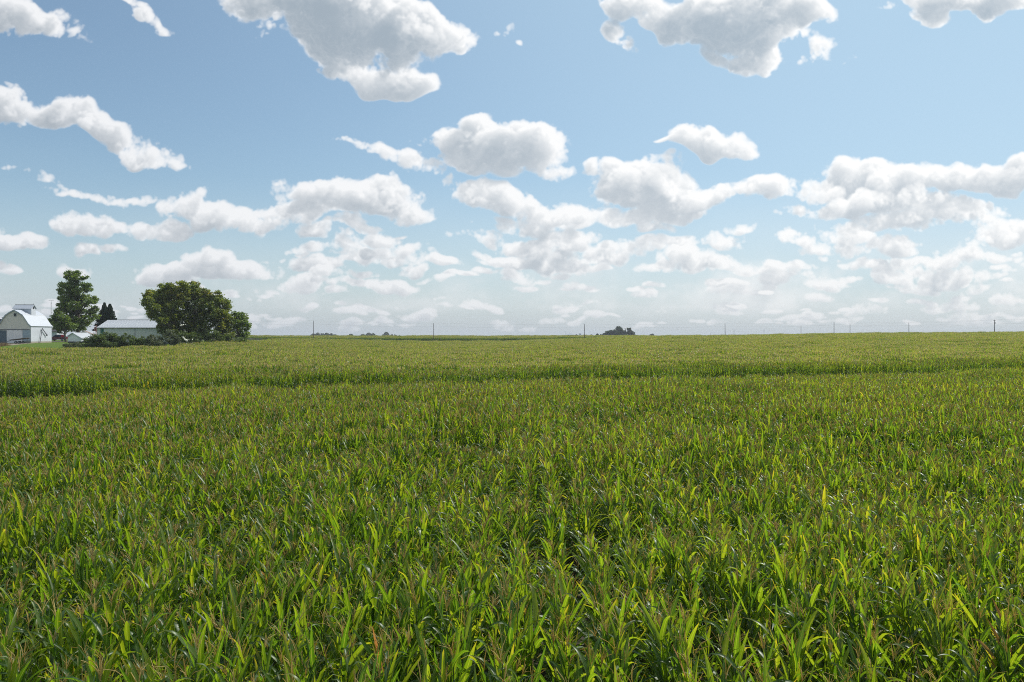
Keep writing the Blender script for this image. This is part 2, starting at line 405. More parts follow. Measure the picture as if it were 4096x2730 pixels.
# ------------------------------------------------------------------ lie of the land
# along each bearing (image column): distance and height of the ground above the ground under the camera
EDGE_X = [-900, 0, 1000, 2048, 3000, 3500, 4096, 5000]          # columns
EDGE_Y = [56, 59, 67, 76, 87, 94, 101, 112]                      # far edge of the near field
GAP = 9.0
STATIONS = {
 -900: [(88,.50),(98,.52),(102,.5),(112,1.05),(150,1.25),(164,1.35),(185,2.6),(205,4.2),(260,5.0),(400,4.5),(520,3.9)],
    0: [(88,.50),(98,.52),(102,.5),(112,1.05),(150,1.4),(166,1.5),(185,2.9),(203,4.3),(260,5.0),(400,4.5),(520,3.9)],
  240: [(88,.50),(98,.52),(102,.5),(112,1.0),(166,1.28),(187,2.8),(205,4.3),(260,5.0),(400,4.5),(520,3.9)],
  480: [(88,.50),(98,.54),(102,.55),(112,.98),(168,1.32),(187,2.7),(207,4.3),(260,5.0),(400,4.4),(520,3.9)],
  620: [(98,.70),(102,.7),(112,.92),(178,1.55),(197,2.9),(215,4.3),(260,4.8),(400,4.3),(520,3.9)],
  810: [(187,2.15),(207,3.3),(230,4.2),(400,4.2),(520,3.9)],
 1000: [(230,2.45),(330,3.5),(520,3.9)],
 1127: [(310,2.75),(400,3.0),(505,3.2),(515,3.3),(545,3.95)],
 1425: [(400,1.95),(470,2.6),(505,2.9),(515,3.1),(545,3.9)],
 1700: [(430,1.1),(480,2.1),(505,2.75),(515,3.0),(545,3.92)],
 2000: [(430,1.15),(480,2.1),(505,2.75),(515,3.0),(545,3.95)],
 2340: [(430,2.6),(505,3.1),(515,3.3),(545,3.95)],
 2430: [(440,3.5),(520,3.9)],
 2700: [(430,3.9),(520,3.95)],
 3000: [(420,4.3),(520,4.0)],
 3400: [(400,5.2),(520,4.4)],
 4096: [(375,5.7),(520,4.5)],
 5000: [(360,5.9),(520,4.5)],
}
def _terrain():
    xs = sorted(STATIONS); us = np.linspace(-.95, .95, 191); Ys = np.concatenate([np.arange(0, 700, 2.), np.geomspace(700, 16000, 40)])
    rows = []
    for x in xs:
        e = np.interp(x, EDGE_X, EDGE_Y)
        pts = [(0, 0), (e-16, 0), (e, -.50), (e+GAP*.5, -.9), (e+GAP, .28), (e+GAP+3, .40)]+STATIONS[x]+[(700, 4.0), (950, 3.0), (1200, 1.6), (2000, 1.2), (16000, 0)]
        rows.append(np.interp(Ys, *zip(*pts)))
    rows = np.array(rows); T = np.array([[np.interp(u, [(x-CX)/F_PX for x in xs], rows[:, j]) for u in us] for j in range(len(Ys))])
    k = np.array([1, 3, 5, 3, 1])/13.
    P = np.pad(T, ((0, 0), (2, 2)), 'edge'); T = sum(P[:, i:i+len(us)]*k[i] for i in range(5))
    P = np.pad(T, ((1, 1), (0, 0)), 'edge'); T = (P[:-2]+2*P[1:-1]+P[2:])/4
    return us, Ys, T
_us, _Ys, _T = _terrain()
def ground(x, y):
    x, y = np.asarray(x, float), np.asarray(y, float)
    u = np.clip(x/np.maximum(y, 30.), _us[0], _us[-1]-1e-6); yc = np.clip(y, 0, _Ys[-1]-1)
    iu = (u-_us[0])/(_us[1]-_us[0]); a = np.floor(iu).astype(int); fa = iu-a
    b = np.clip(np.searchsorted(_Ys, yc, 'right')-1, 0, len(_Ys)-2); fb = (yc-_Ys[b])/(_Ys[b+1]-_Ys[b])
    return (_T[b, a]*(1-fa)+_T[b, a+1]*fa)*(1-fb)+(_T[b+1, a]*(1-fa)+_T[b+1, a+1]*fa)*fb
def g1(x, y): return float(ground(x, y))
def at(px, Y): return (px-CX)/F_PX*Y                     # east of the camera line for an image column, at a distance
def zat(py, Y): return CAM_Z+(HZ-py)/F_PX*Y
def edge(u): return np.interp(CX+np.asarray(u)*F_PX, EDGE_X, EDGE_Y)
gx = np.concatenate([-np.geomspace(440, 5000, 20)[::-1], np.arange(-430, 431, 5.), np.geomspace(440, 5000, 20)])
gy = np.concatenate([-np.geomspace(60, 5000, 18)[::-1], np.arange(-50, 151, 3.), np.arange(154, 621, 5.), np.geomspace(630, 5000, 30)])
GX, GY = np.meshgrid(gx, gy); GZ = ground(GX, GY)
APRON = lambda x, y: (x > -142) & (x < -125) & (y > 200) & (y < 210)
def sheet(name, mat, mask=None, lift=0.0):
    h, w = GX.shape; i, j = np.meshgrid(np.arange(h-1), np.arange(w-1), indexing='ij')
    if mask is not None: keep = mask((GX[:-1, :-1]+GX[1:, 1:])/2, (GY[:-1, :-1]+GY[1:, 1:])/2); i, j = i[keep], j[keep]
    q = (i*w+j).ravel(); F = np.stack([q, q+1, q+w+1, q+w], 1)
    used, inv = np.unique(F, return_inverse=True)
    V = np.stack([GX.ravel(), GY.ravel(), GZ.ravel()+lift], 1)[used]
    return obj(name, mesh(name, V, inv.reshape(F.shape), (mat,), smooth=True))
M_soil = paint('field_soil', (.050, .036, .022), .95, .25, .8, bump=.5)
M_grass = paint('mown_grass', (.115, .172, .034), .95, .15, .6, col2=(.085, .135, .028), spec=.05)
M_rough_grass = paint('rough_grass', (.10, .13, .035), .95, .2, .5, col2=(.07, .09, .03), spec=.05)
M_gravel = paint('gravel', (.30, .26, .20), .95, .15, 2., spec=.1)
kind(sheet('ground', M_soil), 'structure')
kind(sheet('grass_waterway', M_rough_grass, lambda x, y: (np.abs(x) < .95*y) & (y > edge(x/np.maximum(y, 1))+.6) & (y < edge(x/np.maximum(y, 1))+GAP-.6), .03), 'structure')
yard = lambda x, y: (x > -230) & (x < -40) & (y > 168) & (y < 330)
drive = lambda x, y: (x > -160) & (x < -100) & (y > 229) & (y < 240)
kind(sheet('lawn', M_grass, lambda x, y: yard(x, y) & ~drive(x, y) & ~APRON(x, y), .03), 'structure')
kind(sheet('gravel_apron', M_gravel, APRON, .025), 'structure')
kind(sheet('grass_verge', M_rough_grass, lambda x, y: (((y > 332) & (y < 499)) | ((y > 511) & (y < 600))) & (np.abs(x) < .9*y), .02), 'structure')
kind(sheet('driveway', M_gravel, drive, .02), 'structure')
kind(sheet('road', M_gravel, lambda x, y: (y > 499) & (y < 511) & (np.abs(x) < 420), .05), 'structure')

# ------------------------------------------------------------------ corn
def leaf_arrays(L, W, t0, t1, p, segs, twist=0., fold=.22, wave=0., across=3, sway=0.):
    """one blade: rises from the origin, leans out along +x by the angle t (from upright) and bends over towards its tip"""
    s = np.linspace(0, 1, segs+1); th = t0+(t1-t0)*s**p
    ds = L/segs; xs = np.concatenate([[0], np.cumsum(np.sin((th[:-1]+th[1:])/2)*ds)]); zs = np.concatenate([[0], np.cumsum(np.cos((th[:-1]+th[1:])/2)*ds)])
    w = W*np.minimum(1, .5+2.2*s)*np.clip(1-s**1.9, 0, 1)**.85; w[-1] = W*.02
    V, UV = [], []
    for i in range(segs+1):
        n = np.array([-math.cos(th[i]), 0, math.sin(th[i])]); tw = twist*s[i]
        side = np.array([0, 1., 0])*math.cos(tw)+n*math.sin(tw); up = n*math.cos(tw)-np.array([0, 1., 0])*math.sin(tw)
        c = np.array([xs[i], sway*s[i]**2*L, zs[i]])
        for a in np.linspace(-.5, .5, across):
            V.append(c+side*a*w[i]+up*(abs(a)*2*fold*w[i]+wave*math.sin(s[i]*17+a*6)*abs(a)*W)); UV.append((a+.5, s[i]))
    F = [(i*across+k, i*across+k+1, (i+1)*across+k+1, (i+1)*across+k) for i in range(segs) for k in range(across-1)]
    return np.array(V), F, UV
def rand_leaf(level, segs=8, across=3):
    """level 0 at the foot of the plant, 1 at the top"""
    if level > .72: L, t0 = rnd.uniform(.46, .80), rnd.uniform(.10, .55)
    else: L, t0 = rnd.uniform(.62, .90), rnd.uniform(.28, .65)+(.25 if level < .5 else 0)
    kinds = rnd.random()
    if kinds < .46: t1, p = t0+rnd.uniform(.0, .45), 2.
    elif kinds < .84: t1, p = t0+rnd.uniform(1.2, 2.5), rnd.uniform(4.5, 8.)
    else: t1, p = t0+rnd.uniform(1.2, 2.2), rnd.uniform(1.6, 2.6)
    return leaf_arrays(L, (rnd.uniform(.066, .098) if level > .6 else rnd.uniform(.082, .112)), t0, t1, p, segs, rnd.uniform(-.9, .9), rnd.uniform(.12, .3), rnd.uniform(0, .22), across, rnd.uniform(-.15, .15))
def tassel_mb(full=True, tk=1.0):
    m = MB(); h = rnd.uniform(.22, .32); lx, ly = rnd.uniform(-.07, .07), rnd.uniform(-.07, .07)
    if full:
        m.tube([(0, 0, 0), (lx*.3, ly*.3, h*.5), (lx, ly, h)], [.005*tk, .0065*tk, .0035*tk], 4, False)
        for k in range(rnd.randint(3, 6)):
            a = rnd.uniform(0, 6.28); z0 = rnd.uniform(.02, .12); l = rnd.uniform(.16, .25); o = rnd.uniform(.25, .7); dr = rnd.uniform(.0, .35)
            c, s = math.cos(a), math.sin(a)
            m.tube([(0, 0, z0), (c*l*.5*o, s*l*.5*o, z0+l*.5), (c*l*o*1.25, s*l*o*1.25, z0+l*(1-dr))], [.0038*tk, .005*tk, .0028*tk], 3, False)
    else:
        for k in range(3):
            a = k*2.1+rnd.random(); c, s = math.cos(a)*.012, math.sin(a)*.012
            m.add([(-c, -s, 0), (c, s, 0), (lx+c*.4, ly+s*.4, h), (lx-c*.4, ly-s*.4, h)], [(0, 1, 2, 3)])
        for k in range(5):
            a = rnd.uniform(0, 6.28); l = rnd.uniform(.16, .25); o = rnd.uniform(.3, .8); c, s = math.cos(a), math.sin(a)
            m.add([(-s*.013, c*.013, .04), (s*.013, -c*.013, .04), (c*l*o+s*.009, s*l*o-c*.009, .04+l), (c*l*o-s*.009, s*l*o+c*.009, .04+l)], [(0, 1, 2, 3)])
    return m
def plant_plan(n=12):
    """heights, headings and levels of the leaves of one plant"""
    phi = rnd.uniform(0, 6.28); out = []
    for k in range(n):
        f = k/(n-1); out.append((.40+1.60*f**.90, phi+math.pi*k+rnd.uniform(-.5, .5), f))
    return out
def whole_plant(name, segs, across, nleaf, full, kmin=0, tk=1.0):
    V, F, UV, I = [], [], [], []
    def add(v, f, uv, mi):
        n = len(V); V.extend(map(tuple, v)); F.extend(tuple(i+n for i in q) for q in f); UV.extend(uv); I.extend([mi]*len(f))
    m = MB().tube([(0, 0, 0 if full else .8), (0, 0, 1.2), (0, 0, 2.18)], [.014, .012, .006], 5 if full else 3, False); add(m.V, m.F, [(0, 0)]*len(m.V), 1)
    for k, (h, phi, f) in enumerate(plant_plan(nleaf)):
        if k < kmin: continue
        v, fc, uv = rand_leaf(f, segs, across); c, s = math.cos(phi), math.sin(phi)
        v = v@np.array([[c, s, 0], [-s, c, 0], [0, 0, 1]])+np.array([0, 0, h]); add(v, fc, uv, 0)
    m = tassel_mb(full, tk); add(np.array(m.V)+np.array([0, 0, 2.16]), m.F, [(0, 0)]*len(m.V), 2)
    return V, F, UV, I
def dying(a):
    V, F, UV, I = a; nf = 14; n0 = sum(1 for i in I[:60] if i == 1); top = [i for i, m in enumerate(I) if m == 0][-nf*7:-nf*4]
    for i in top: I[i] = 3
    return V, F, UV, I
def source(name, arrays, mats):
    V, F, UV, I = arrays
    return bpy.data.objects.new(name, mesh(name, V, F, mats, I, UV, smooth=True))
def collect(name, objs):
    c = bpy.data.collections.new(name)
    for o in objs: c.objects.link(o)
    return c
def scatter(name, coll, P, rot, scale, idx):
    """one object that carries a plant or a plot at every point"""
    me = bpy.data.meshes.new(name); me.vertices.add(len(P)); me.vertices.foreach_set('co', np.asarray(P, np.float32).ravel())
    for nm, ty, a in (('turn', 'FLOAT_VECTOR', rot), ('size', 'FLOAT_VECTOR', scale)):
        me.attributes.new(nm, ty, 'POINT').data.foreach_set('vector', np.asarray(a, np.float32).ravel())
    me.attributes.new('pick', 'INT', 'POINT').data.foreach_set('value', np.asarray(idx, np.int32))
    o = obj(name, me); kind(o, 'stuff')
    ng = bpy.data.node_groups.new(name, 'GeometryNodeTree')
    ng.interface.new_socket('Geometry', in_out='INPUT', socket_type='NodeSocketGeometry'); ng.interface.new_socket('Geometry', in_out='OUTPUT', socket_type='NodeSocketGeometry')
    N, L = ng.nodes.new, ng.links.new
    gi, go = N('NodeGroupInput'), N('NodeGroupOutput')
    ci = N('GeometryNodeCollectionInfo'); ci.inputs[0].default_value = coll; ci.inputs['Separate Children'].default_value = True; ci.inputs['Reset Children'].default_value = True
    ip = N('GeometryNodeInstanceOnPoints'); ip.inputs['Pick Instance'].default_value = True
    def at_(nm, ty):
        n = N('GeometryNodeInputNamedAttribute'); n.data_type = ty; n.inputs[0].default_value = nm; return n.outputs[0]
    mp = N('GeometryNodeMeshToPoints'); L(gi.outputs[0], mp.inputs[0])
    L(mp.outputs[0], ip.inputs['Points']); L(ci.outputs[0], ip.inputs['Instance']); L(at_('pick', 'INT'), ip.inputs['Instance Index'])
    er = N('FunctionNodeEulerToRotation'); L(at_('turn', 'FLOAT_VECTOR'), er.inputs[0]); L(er.outputs[0], ip.inputs['Rotation']); L(at_('size', 'FLOAT_VECTOR'), ip.inputs['Scale'])
    L(ip.outputs[0], go.inputs[0])
    md = o.modifiers.new('plants', 'NODES'); md.node_group = ng
    return o
def wander(x, y, sc, seed):
    """smooth noise about 0, one unit high"""
    r = np.random.RandomState(seed); L = r.normal(0, 1, (256, 256))
    tx, ty = np.asarray(x)/sc+128.37, np.asarray(y)/sc+71.73
    ix, iy = np.floor(tx).astype(int), np.floor(ty).astype(int); fx, fy = tx-ix, ty-iy; fx, fy = fx*fx*(3-2*fx), fy*fy*(3-2*fy)
    g = lambda a, b: L[(iy+b) % 256, (ix+a) % 256]
    return (g(0, 0)*(1-fx)+g(1, 0)*fx)*(1-fy)+(g(0, 1)*(1-fx)+g(1, 1)*fx)*fy
def crop_height(x, y): return 1.0+.065*wander(x, y, 1.1, 4)+.060*wander(x, y, 2.9, 1)+.050*wander(x, y, 9., 2)+.045*wander(x, y, 38., 3)
# bare spots in the stand: x, y, half width, half depth
HOLES = [(15.8, 32.6, 4.6, 2.4), (9.8, 30.5, 1.6, 1.3), (20.5, 28., 1.8, 1.4), (-2.5, 32, 1.8, 1.1), (1.4, 17.4, 1.5, .9), (-8.0, 13.6, .8, .7), (-3.4, 21.2, 1.3, .8), (6.4, 23.2, 1.6, .9), (-12., 27., 2., 1.0), (-16., 40., 3., 1.5), (3.5, 12.2, .7, .6), (8.5, 15.5, 1., .7), (-6.2, 17.5, 1.1, .8)]
def in_hole(x, y):
    h = np.zeros(np.shape(x), bool)
    for a, b, rx, ry in HOLES: h |= ((x-a)/rx)**2+((y-b)/ry)**2 < 1
    return h
ROW, STEP = .76, .165
def rows_of_plants(y0f, y1f, umax=.74):
    ys = np.arange(-2, 130, STEP); xs = np.arange(-100, 100, ROW); X, Y = np.meshgrid(xs, ys)
    X, Y = X*.9993+Y*.036, Y-X*.036
    X = X+NR.normal(0, .034, X.shape); Y = Y+NR.normal(0, .035, Y.shape); U = X/np.maximum(Y, 4)
    k = (np.abs(X) < umax*Y+3) & (Y > y0f(U)) & (Y < y1f(U)) & ~in_hole(X, Y) & (NR.rand(*X.shape) > .05)
    return X[k], Y[k]
X, Y = rows_of_plants(lambda u: 4.0+0*u, lambda u: edge(u))
order = np.argsort(Y); X, Y = X[order], Y[order]
vis = (np.abs(X) < .652*Y) & (Y > 8.6)
single = np.zeros(len(X), bool); single[np.nonzero(vis)[0][:300]] = True
# the three hundred nearest plants, each with its own stalk, leaves and tassel
LEAF_UP = [mesh('leaf', *(lambda a: (a[0], a[1], (M_corn,), None, a[2]))(rand_leaf(.9)), smooth=True) for _ in range(14)]
LEAF_MID = [mesh('leaf', *(lambda a: (a[0], a[1], (M_corn,), None, a[2]))(rand_leaf(.5)), smooth=True) for _ in range(14)]
LEAF_DEAD = [mesh('leaf', *(lambda a: (a[0], a[1], (M_dead,), None, a[2]))(rand_leaf(.5)), smooth=True) for _ in range(3)]
TASSELS = [tassel_mb().mesh('tassel', M_tassel) for _ in range(8)]
STALKS = [MB().tube([(0, 0, 0), (0, 0, 1.2), (0, 0, 2.2)], [.015, .0125, .006], 6, False).mesh('stalk', M_stalk, True) for _ in range(2)]
DEAD_AT = {}
for (px, py) in ((2640, 2700), (4090, 2560), (1620, 2705)):
    Yd = (CAM_Z-2.0)/((py-HZ)/F_PX); k = np.nonzero(single)[0]; j = k[np.argmin((X[k]-at(px, Yd))**2+(Y[k]-Yd)**2)]
    DEAD_AT[j] = {2640: 'corn plant with dried orange leaves, right of the middle at the near edge', 4090: 'corn plant with reddish brown dead leaves at the right end of the near rows', 1620: 'corn plant with a dead orange leaf among green ones, left of the middle in front'}[px]
HS = crop_height(X, Y)
for i in np.nonzero(single)[0]:
    lab = DEAD_AT.get(i)
    p = thing('corn_plant', lab or 'green corn plant with a straw brown tassel in the nearest rows of the field', 'corn plant', (X[i], Y[i], g1(X[i], Y[i])), rnd.uniform(0, 6.28), 'corn plants in the nearest rows')
    hs = HS[i]*rnd.uniform(.90, 1.07); p.scale = (1, 1, hs); p.rotation_euler = (rnd.gauss(0, .07), rnd.gauss(0, .07), rnd.uniform(0, 6.28))
    obj('stalk', rnd.choice(STALKS), p)
    t = obj('tassel', rnd.choice(TASSELS), p, (0, 0, 2.17), (rnd.uniform(-.25, .25), rnd.uniform(-.25, .25), rnd.uniform(0, 6.28)))
    for k, (h, phi, f) in enumerate(plant_plan(12)):
        me = rnd.choice(LEAF_UP if f > .66 else LEAF_MID); dead = lab and k in (5, 7, 9)
        o = obj('leaf', rnd.choice(LEAF_DEAD) if dead else me, p, (0, 0, h), (rnd.uniform(-.12, .12), rnd.uniform(-.12, .12), phi)); s = rnd.uniform(.85, 1.12); o.scale = (s, s, s)
        if dead: o['label'] = 'dried orange leaf'
# the rest of the near field, plant by plant
mats = (M_corn, M_stalk, M_tassel, M_dead)
near_src = collect('corn_near', [source('corn_%02d' % k, whole_plant('c', 7, 3, 12, True, 1), mats) for k in range(22)]+[source('corn_m%02d' % k, whole_plant('c', 6, 3, 12, True, 1, 1.9), mats) for k in range(16)]+[source('corn_x%d' % k, dying(whole_plant('c', 7, 3, 12, True, 1)), mats) for k in range(3)])
k = ~single; n = k.sum()
def choose(Y):
    n = len(Y); return np.where(NR.rand(n) < .0035, NR.randint(38, 41, n), np.where(NR.rand(n) < np.clip((Y-16)/22, 0, 1), NR.randint(22, 38, n), NR.randint(0, 22, n)))
def plant_points(X, Y, HS):
    n = len(X); P = np.stack([X, Y, ground(X, Y)], 1); rot = np.stack([NR.normal(0, .075, n), NR.normal(0, .075, n), NR.uniform(0, 6.28, n)], 1)
    h = HS*NR.uniform(.90, 1.07, n); return P, rot, np.stack([NR.uniform(.92, 1.08, n)]*2+[h], 1)
P, rot, sc = plant_points(X[k], Y[k], HS[k])
o = scatter('corn_field', near_src, P, rot, sc, choose(Y[k])); o['label'] = 'green corn with straw tassels filling the near field behind the front rows'
# the field beyond the grass waterway: its first rows plant by plant, then plots of four rows
X2, Y2 = rows_of_plants(lambda u: edge(u)+GAP, lambda u: edge(u)+GAP+6)
P, rot, sc = plant_points(X2, Y2, crop_height(X2, Y2)); o = scatter('corn_field_edge', near_src, P, rot, sc, choose(Y2)); o['label'] = 'dark green wall of corn along the far side of the grass waterway'
PL = 3.04
def plot(seed):
    V, F, UV, I = [], [], [], []
    base = [whole_plant('c', 4, 2, 10, False, 2) for _ in range(7)]
    for r in range(4):
        for j in range(16):
            v, f, uv, mi = rnd.choice(base); a = rnd.uniform(0, 6.28); c, s = math.cos(a), math.sin(a); n = len(V); h = rnd.uniform(.90, 1.08)
            v = (np.array(v)*[1, 1, h])@np.array([[c, s, 0], [-s, c, 0], [0, 0, 1]])+np.array([(r-1.5)*.76+rnd.gauss(0, .03), (j-7.5)*.19+rnd.gauss(0, .03), 0])
            V.extend(map(tuple, v)); F.extend(tuple(i+n for i in q) for q in f); UV.extend(uv); I.extend(mi)
    return V, F, UV, I
plot_src = collect('corn_plots', [source('plot_%02d' % k, plot(k), mats) for k in range(7)])
def plots(name, label, keep, ymax, umax=.72, jitter=.0):
    xs = np.arange(-430, 430, PL); ys = np.arange(55, ymax, PL); X, Y = np.meshgrid(xs, ys); X = X.ravel(); Y = Y.ravel(); U = X/np.maximum(Y, 4)
    k = (np.abs(U) < umax) & keep(X, Y, U); X, Y = X[k], Y[k]; n = len(X)
    dx = (ground(X+1.5, Y)-ground(X-1.5, Y))/3; dy = (ground(X, Y+1.5)-ground(X, Y-1.5))/3
    flip = NR.randint(0, 2, n)*math.pi+math.pi/2; c, s = np.cos(flip), np.sin(flip)
    rot = np.stack([np.arctan(dy*c-dx*s), -np.arctan(dx*c+dy*s), flip], 1)
    h = crop_height(X, Y)*NR.uniform(.97, 1.03, n)
    o = scatter(name, plot_src, np.stack([X, Y, ground(X, Y)], 1), rot, np.stack([np.ones(n)]*2+[h], 1), NR.randint(0, 7, n)); o['label'] = label
    return o
def crest(u): return np.interp(CX+u*F_PX, [-900, 0, 480, 620, 810, 1000, 1127, 1425, 1700, 2340, 2600, 3000, 3400, 4096, 5000], [162, 165, 167, 178, 188, 234, 314, 404, 434, 434, 450, 480, 470, 450, 430])
plots('corn_field_beyond', 'corn rising to the farm and the skyline beyond the grass waterway', lambda X, Y, U: (Y > edge(U)+GAP+6+PL/2) & (Y < crest(U)) & ~((CX+U*F_PX < 640) & (np.abs(Y-100-6*U) < 1.6)), 495)
plots('corn_field_across_road', 'strip of dark green corn along the skyline behind the utility poles', lambda X, Y, U: (Y > 514) & (CX+U*F_PX > 780) & (CX+U*F_PX < 2620), 580)

# ------------------------------------------------------------------ farm buildings
M_white = paint('white_siding', (.52, .55, .60), .55, .05, 1.2)
M_gable = paint('weathered_white_boards', (.76, .71, .62), .75, .08, 1.6, stretch=(.3, 1, 6), bump=.25)
M_paleboard = paint('pale_boards', (.86, .86, .84), .7, .06, 1.4)
M_roofw = paint('white_metal_roof', (.50, .53, .58), .45, .03, .8)
M_galv = paint('galvanized_sheet', (.56, .58, .60), .42, .10, .9, stretch=(3, .5, 1), metal=.25)
M_rust = paint('rusty_sheet', (.30, .22, .18), .7, .2, 1.2, stretch=(4, .6, 1))
M_shedwall = paint('pale_green_white_steel', (.74, .75, .70), .5, .05, .6)
M_green = paint('dark_green_paint', (.03, .16, .11), .5)
M_dark = paint('dark_opening', (.012, .014, .018), .6)
M_darkroof = paint('dark_shingles', (.055, .05, .058), .85, .2, 3.)
M_concrete = paint('old_concrete', (.34, .30, .25), .9, .15, 1.5, bump=.4)
M_slate = paint('slate_grey_door', (.10, .14, .17), .6, .12, 1.5)
M_pale = paint('pale_blue_door', (.38, .46, .50), .6, .06, 1.5)
M_doorw = paint('white_door', (.84, .80, .78), .6, .04, 1.)
M_steel = paint('grey_steel', (.22, .23, .24), .5, .1, 4, metal=.5)
M_pipe = paint('dull_steel_pipe', (.13, .13, .14), .5, .1, 4, metal=.4)
M_glass = paint('dark_glass', (.02, .025, .03), .12)
M_brick = paint('red_brick', (.26, .09, .06), .85, .2, 5)
M_wood = paint('grey_wood', (.19, .15, .11), .85, .2, 5, stretch=(1, 1, .3), bump=.3)

# white crib barn with its gambrel roof
BX, BY, BZ = -131.2, 210.0, 4.3
barn = thing('barn', 'white gambrel roofed crib barn with a cupola at the left edge', 'barn', (BX, BY, BZ))
prof = [(0, 8.88), (1.2, 8.25), (2.27, 7.54), (2.85, 6.72), (3.28, 6.05), (3.82, 5.22), (4.34, 4.63)]
full = [(-x, z) for x, z in prof[:0:-1]]+prof
BL = 9.5
MB().prism([(-4.3, .55)]+[(x*.985, z-.04) for x, z in full]+[(4.3, .55)], 0, BL).obj('wall', M_gable, barn)
MB().box(-4.34, -.04, -.4, 4.34, BL+.04, .55).obj('foundation', M_concrete, barn)
MB().box(1.9, -.06, -.1, 2.9, .1, .45).obj('vent_hole', M_dark, barn)
MB().slab([(x+(.2 if i == len(prof)-1 else 0), z-(.08 if i == len(prof)-1 else 0)) for i, (x, z) in enumerate(prof)], .09, -.28, BL+.28).obj('roof', M_roofw, barn)
MB().slab([(-x-(.2 if i == len(prof)-1 else 0), z-(.08 if i == len(prof)-1 else 0)) for i, (x, z) in enumerate(prof)][::-1], .09, -.28, BL+.28).obj('roof', M_roofw, barn)
MB().slab([(x, z-.22) for x, z in full], .2, -.25, -.13).obj('rake_board', M_pale, barn)
m = MB()
for k in range(1, 11):
    y = -.28+k*(BL+.56)/11
    m.slab([(x, z+.09) for x, z in prof], .025, y-.02, y+.02)
kind(m.obj('roof_seam', M_roofw, barn), 'stuff')
MB().slab([(2.2, 7.70), (2.36, 7.53)], .05, -.28, BL+.28).obj('roof_flashing', M_galv, barn)
plank_me = MB().prism([(4.3, 0), (4.36, 0), (4.325, .245), (4.3, .245)], .12, BL-.12).mesh('plank', M_white)
for k in range(17): obj('plank', plank_me, barn, (0, 0, .55+k*.24))
for y in (0, BL): MB().box(4.29, y-.12 if y else -.02, .55, 4.38, y+.02 if y else .12, 4.6).obj('corner_board', M_white, barn)
MB().box(-4.3, -.16, 3.62, 4.05, -.04, 3.78).obj('door_track', M_pipe, barn)
hang = [MB().box(-.05, -.2, 3.5, .05, -.1, 3.66).mesh('hanger', M_pipe)]
for x in (-1.55, -.2, 1.0, 2.0): obj('hanger', hang[0], barn, (x, 0, 0))
d = MB().box(-1.95, -.12, .15, 2.2, -.03, 3.58).obj('door', M_doorw, barn); d['label'] = 'wide white sliding door'
d = MB().box(-4.28, -.09, .05, -2.0, -.01, 3.45).obj('door', M_slate, barn); d['label'] = 'slate grey sliding door'
d = MB().box(2.25, -.10, .55, 4.26, -.02, 3.56).obj('door', M_pale, barn); d['label'] = 'pale blue sliding door'
m = MB()
for k in range(12): m.box(2.25, -.13, .6+k*.245, 4.26, -.10, .62+k*.245)
kind(m.obj('door_batten', M_pale, d), 'stuff')
w = MB().box(-.12, -.1, 7.15, .62, -.02, 8.05).obj('window', M_pale, barn)
MB().box(-.02, -.13, 7.25, .24, -.10, 7.95).obj('pane', M_dark, w); MB().box(.28, -.13, 7.25, .53, -.10, 7.95).obj('pane', M_dark, w)
# cupola across the ridge
cy0, cy1, cw = 3.5, 5.5, 2.35
cp = MB().prism([(cy0, 7.2), (cy1, 7.2), (cy1, 9.42), ((cy0+cy1)/2, 10.30), (cy0, 9.42)], -cw, cw, 'x').obj('cupola', M_white, barn)
cm = (cy0+cy1)/2
MB().slab([(cm, 10.33), (cy0-.3, 9.26)], .07, -cw-.25, cw+.25, 'x').obj('cupola_roof', M_roofw, cp)
MB().slab([(cm, 10.33), (cy1+.3, 9.26)], .07, -cw-.25, cw+.25, 'x').obj('cupola_roof', M_roofw, cp)
MB().tube([(-cw-.2, cm, 10.44), (cw+.2, cm, 10.44)], .05, 6).obj('ridge_cap', M_pipe, cp)
for x in (-cw, 0, cw): MB().tube([(x, cm, 10.4), (x, cm, 10.75)], .03, 5).obj('lightning_rod', M_pipe, cp)
MB().box(cw-.01, cm-.28, 9.2, cw+.03, cm+.28, 9.8).obj('louver', M_dark, cp)
pm = MB().prism([(cw-.01, 0), (cw+.045, 0), (cw+.015, .215), (cw-.01, .215)], cy0+.02, cy1-.02).mesh('plank', M_white)
for k in range(9): obj('plank', pm, cp, (0, 0, 7.25+k*.215))
# grain spout against its right hand wall
sp = thing('grain_spout', 'dark bent grain spout leaning on the white side wall of the barn', 'spout', (-126.72, 213.5, 4.3))
MB().tube([(.15, 0, .0), (.15, 1.15, 4.1)], .085, 8).obj('post', M_pipe, sp)
MB().tube([(.15, 1.15, 4.08), (.18, 2.6, 2.75), (.2, 3.15, 2.4)], [.09, .11, .13], 8).obj('chute', M_pipe, sp)
MB().tube([(.2, 3.15, 2.42), (.2, 3.2, 2.0)], [.16, .19], 8).obj('hood', M_steel, sp)
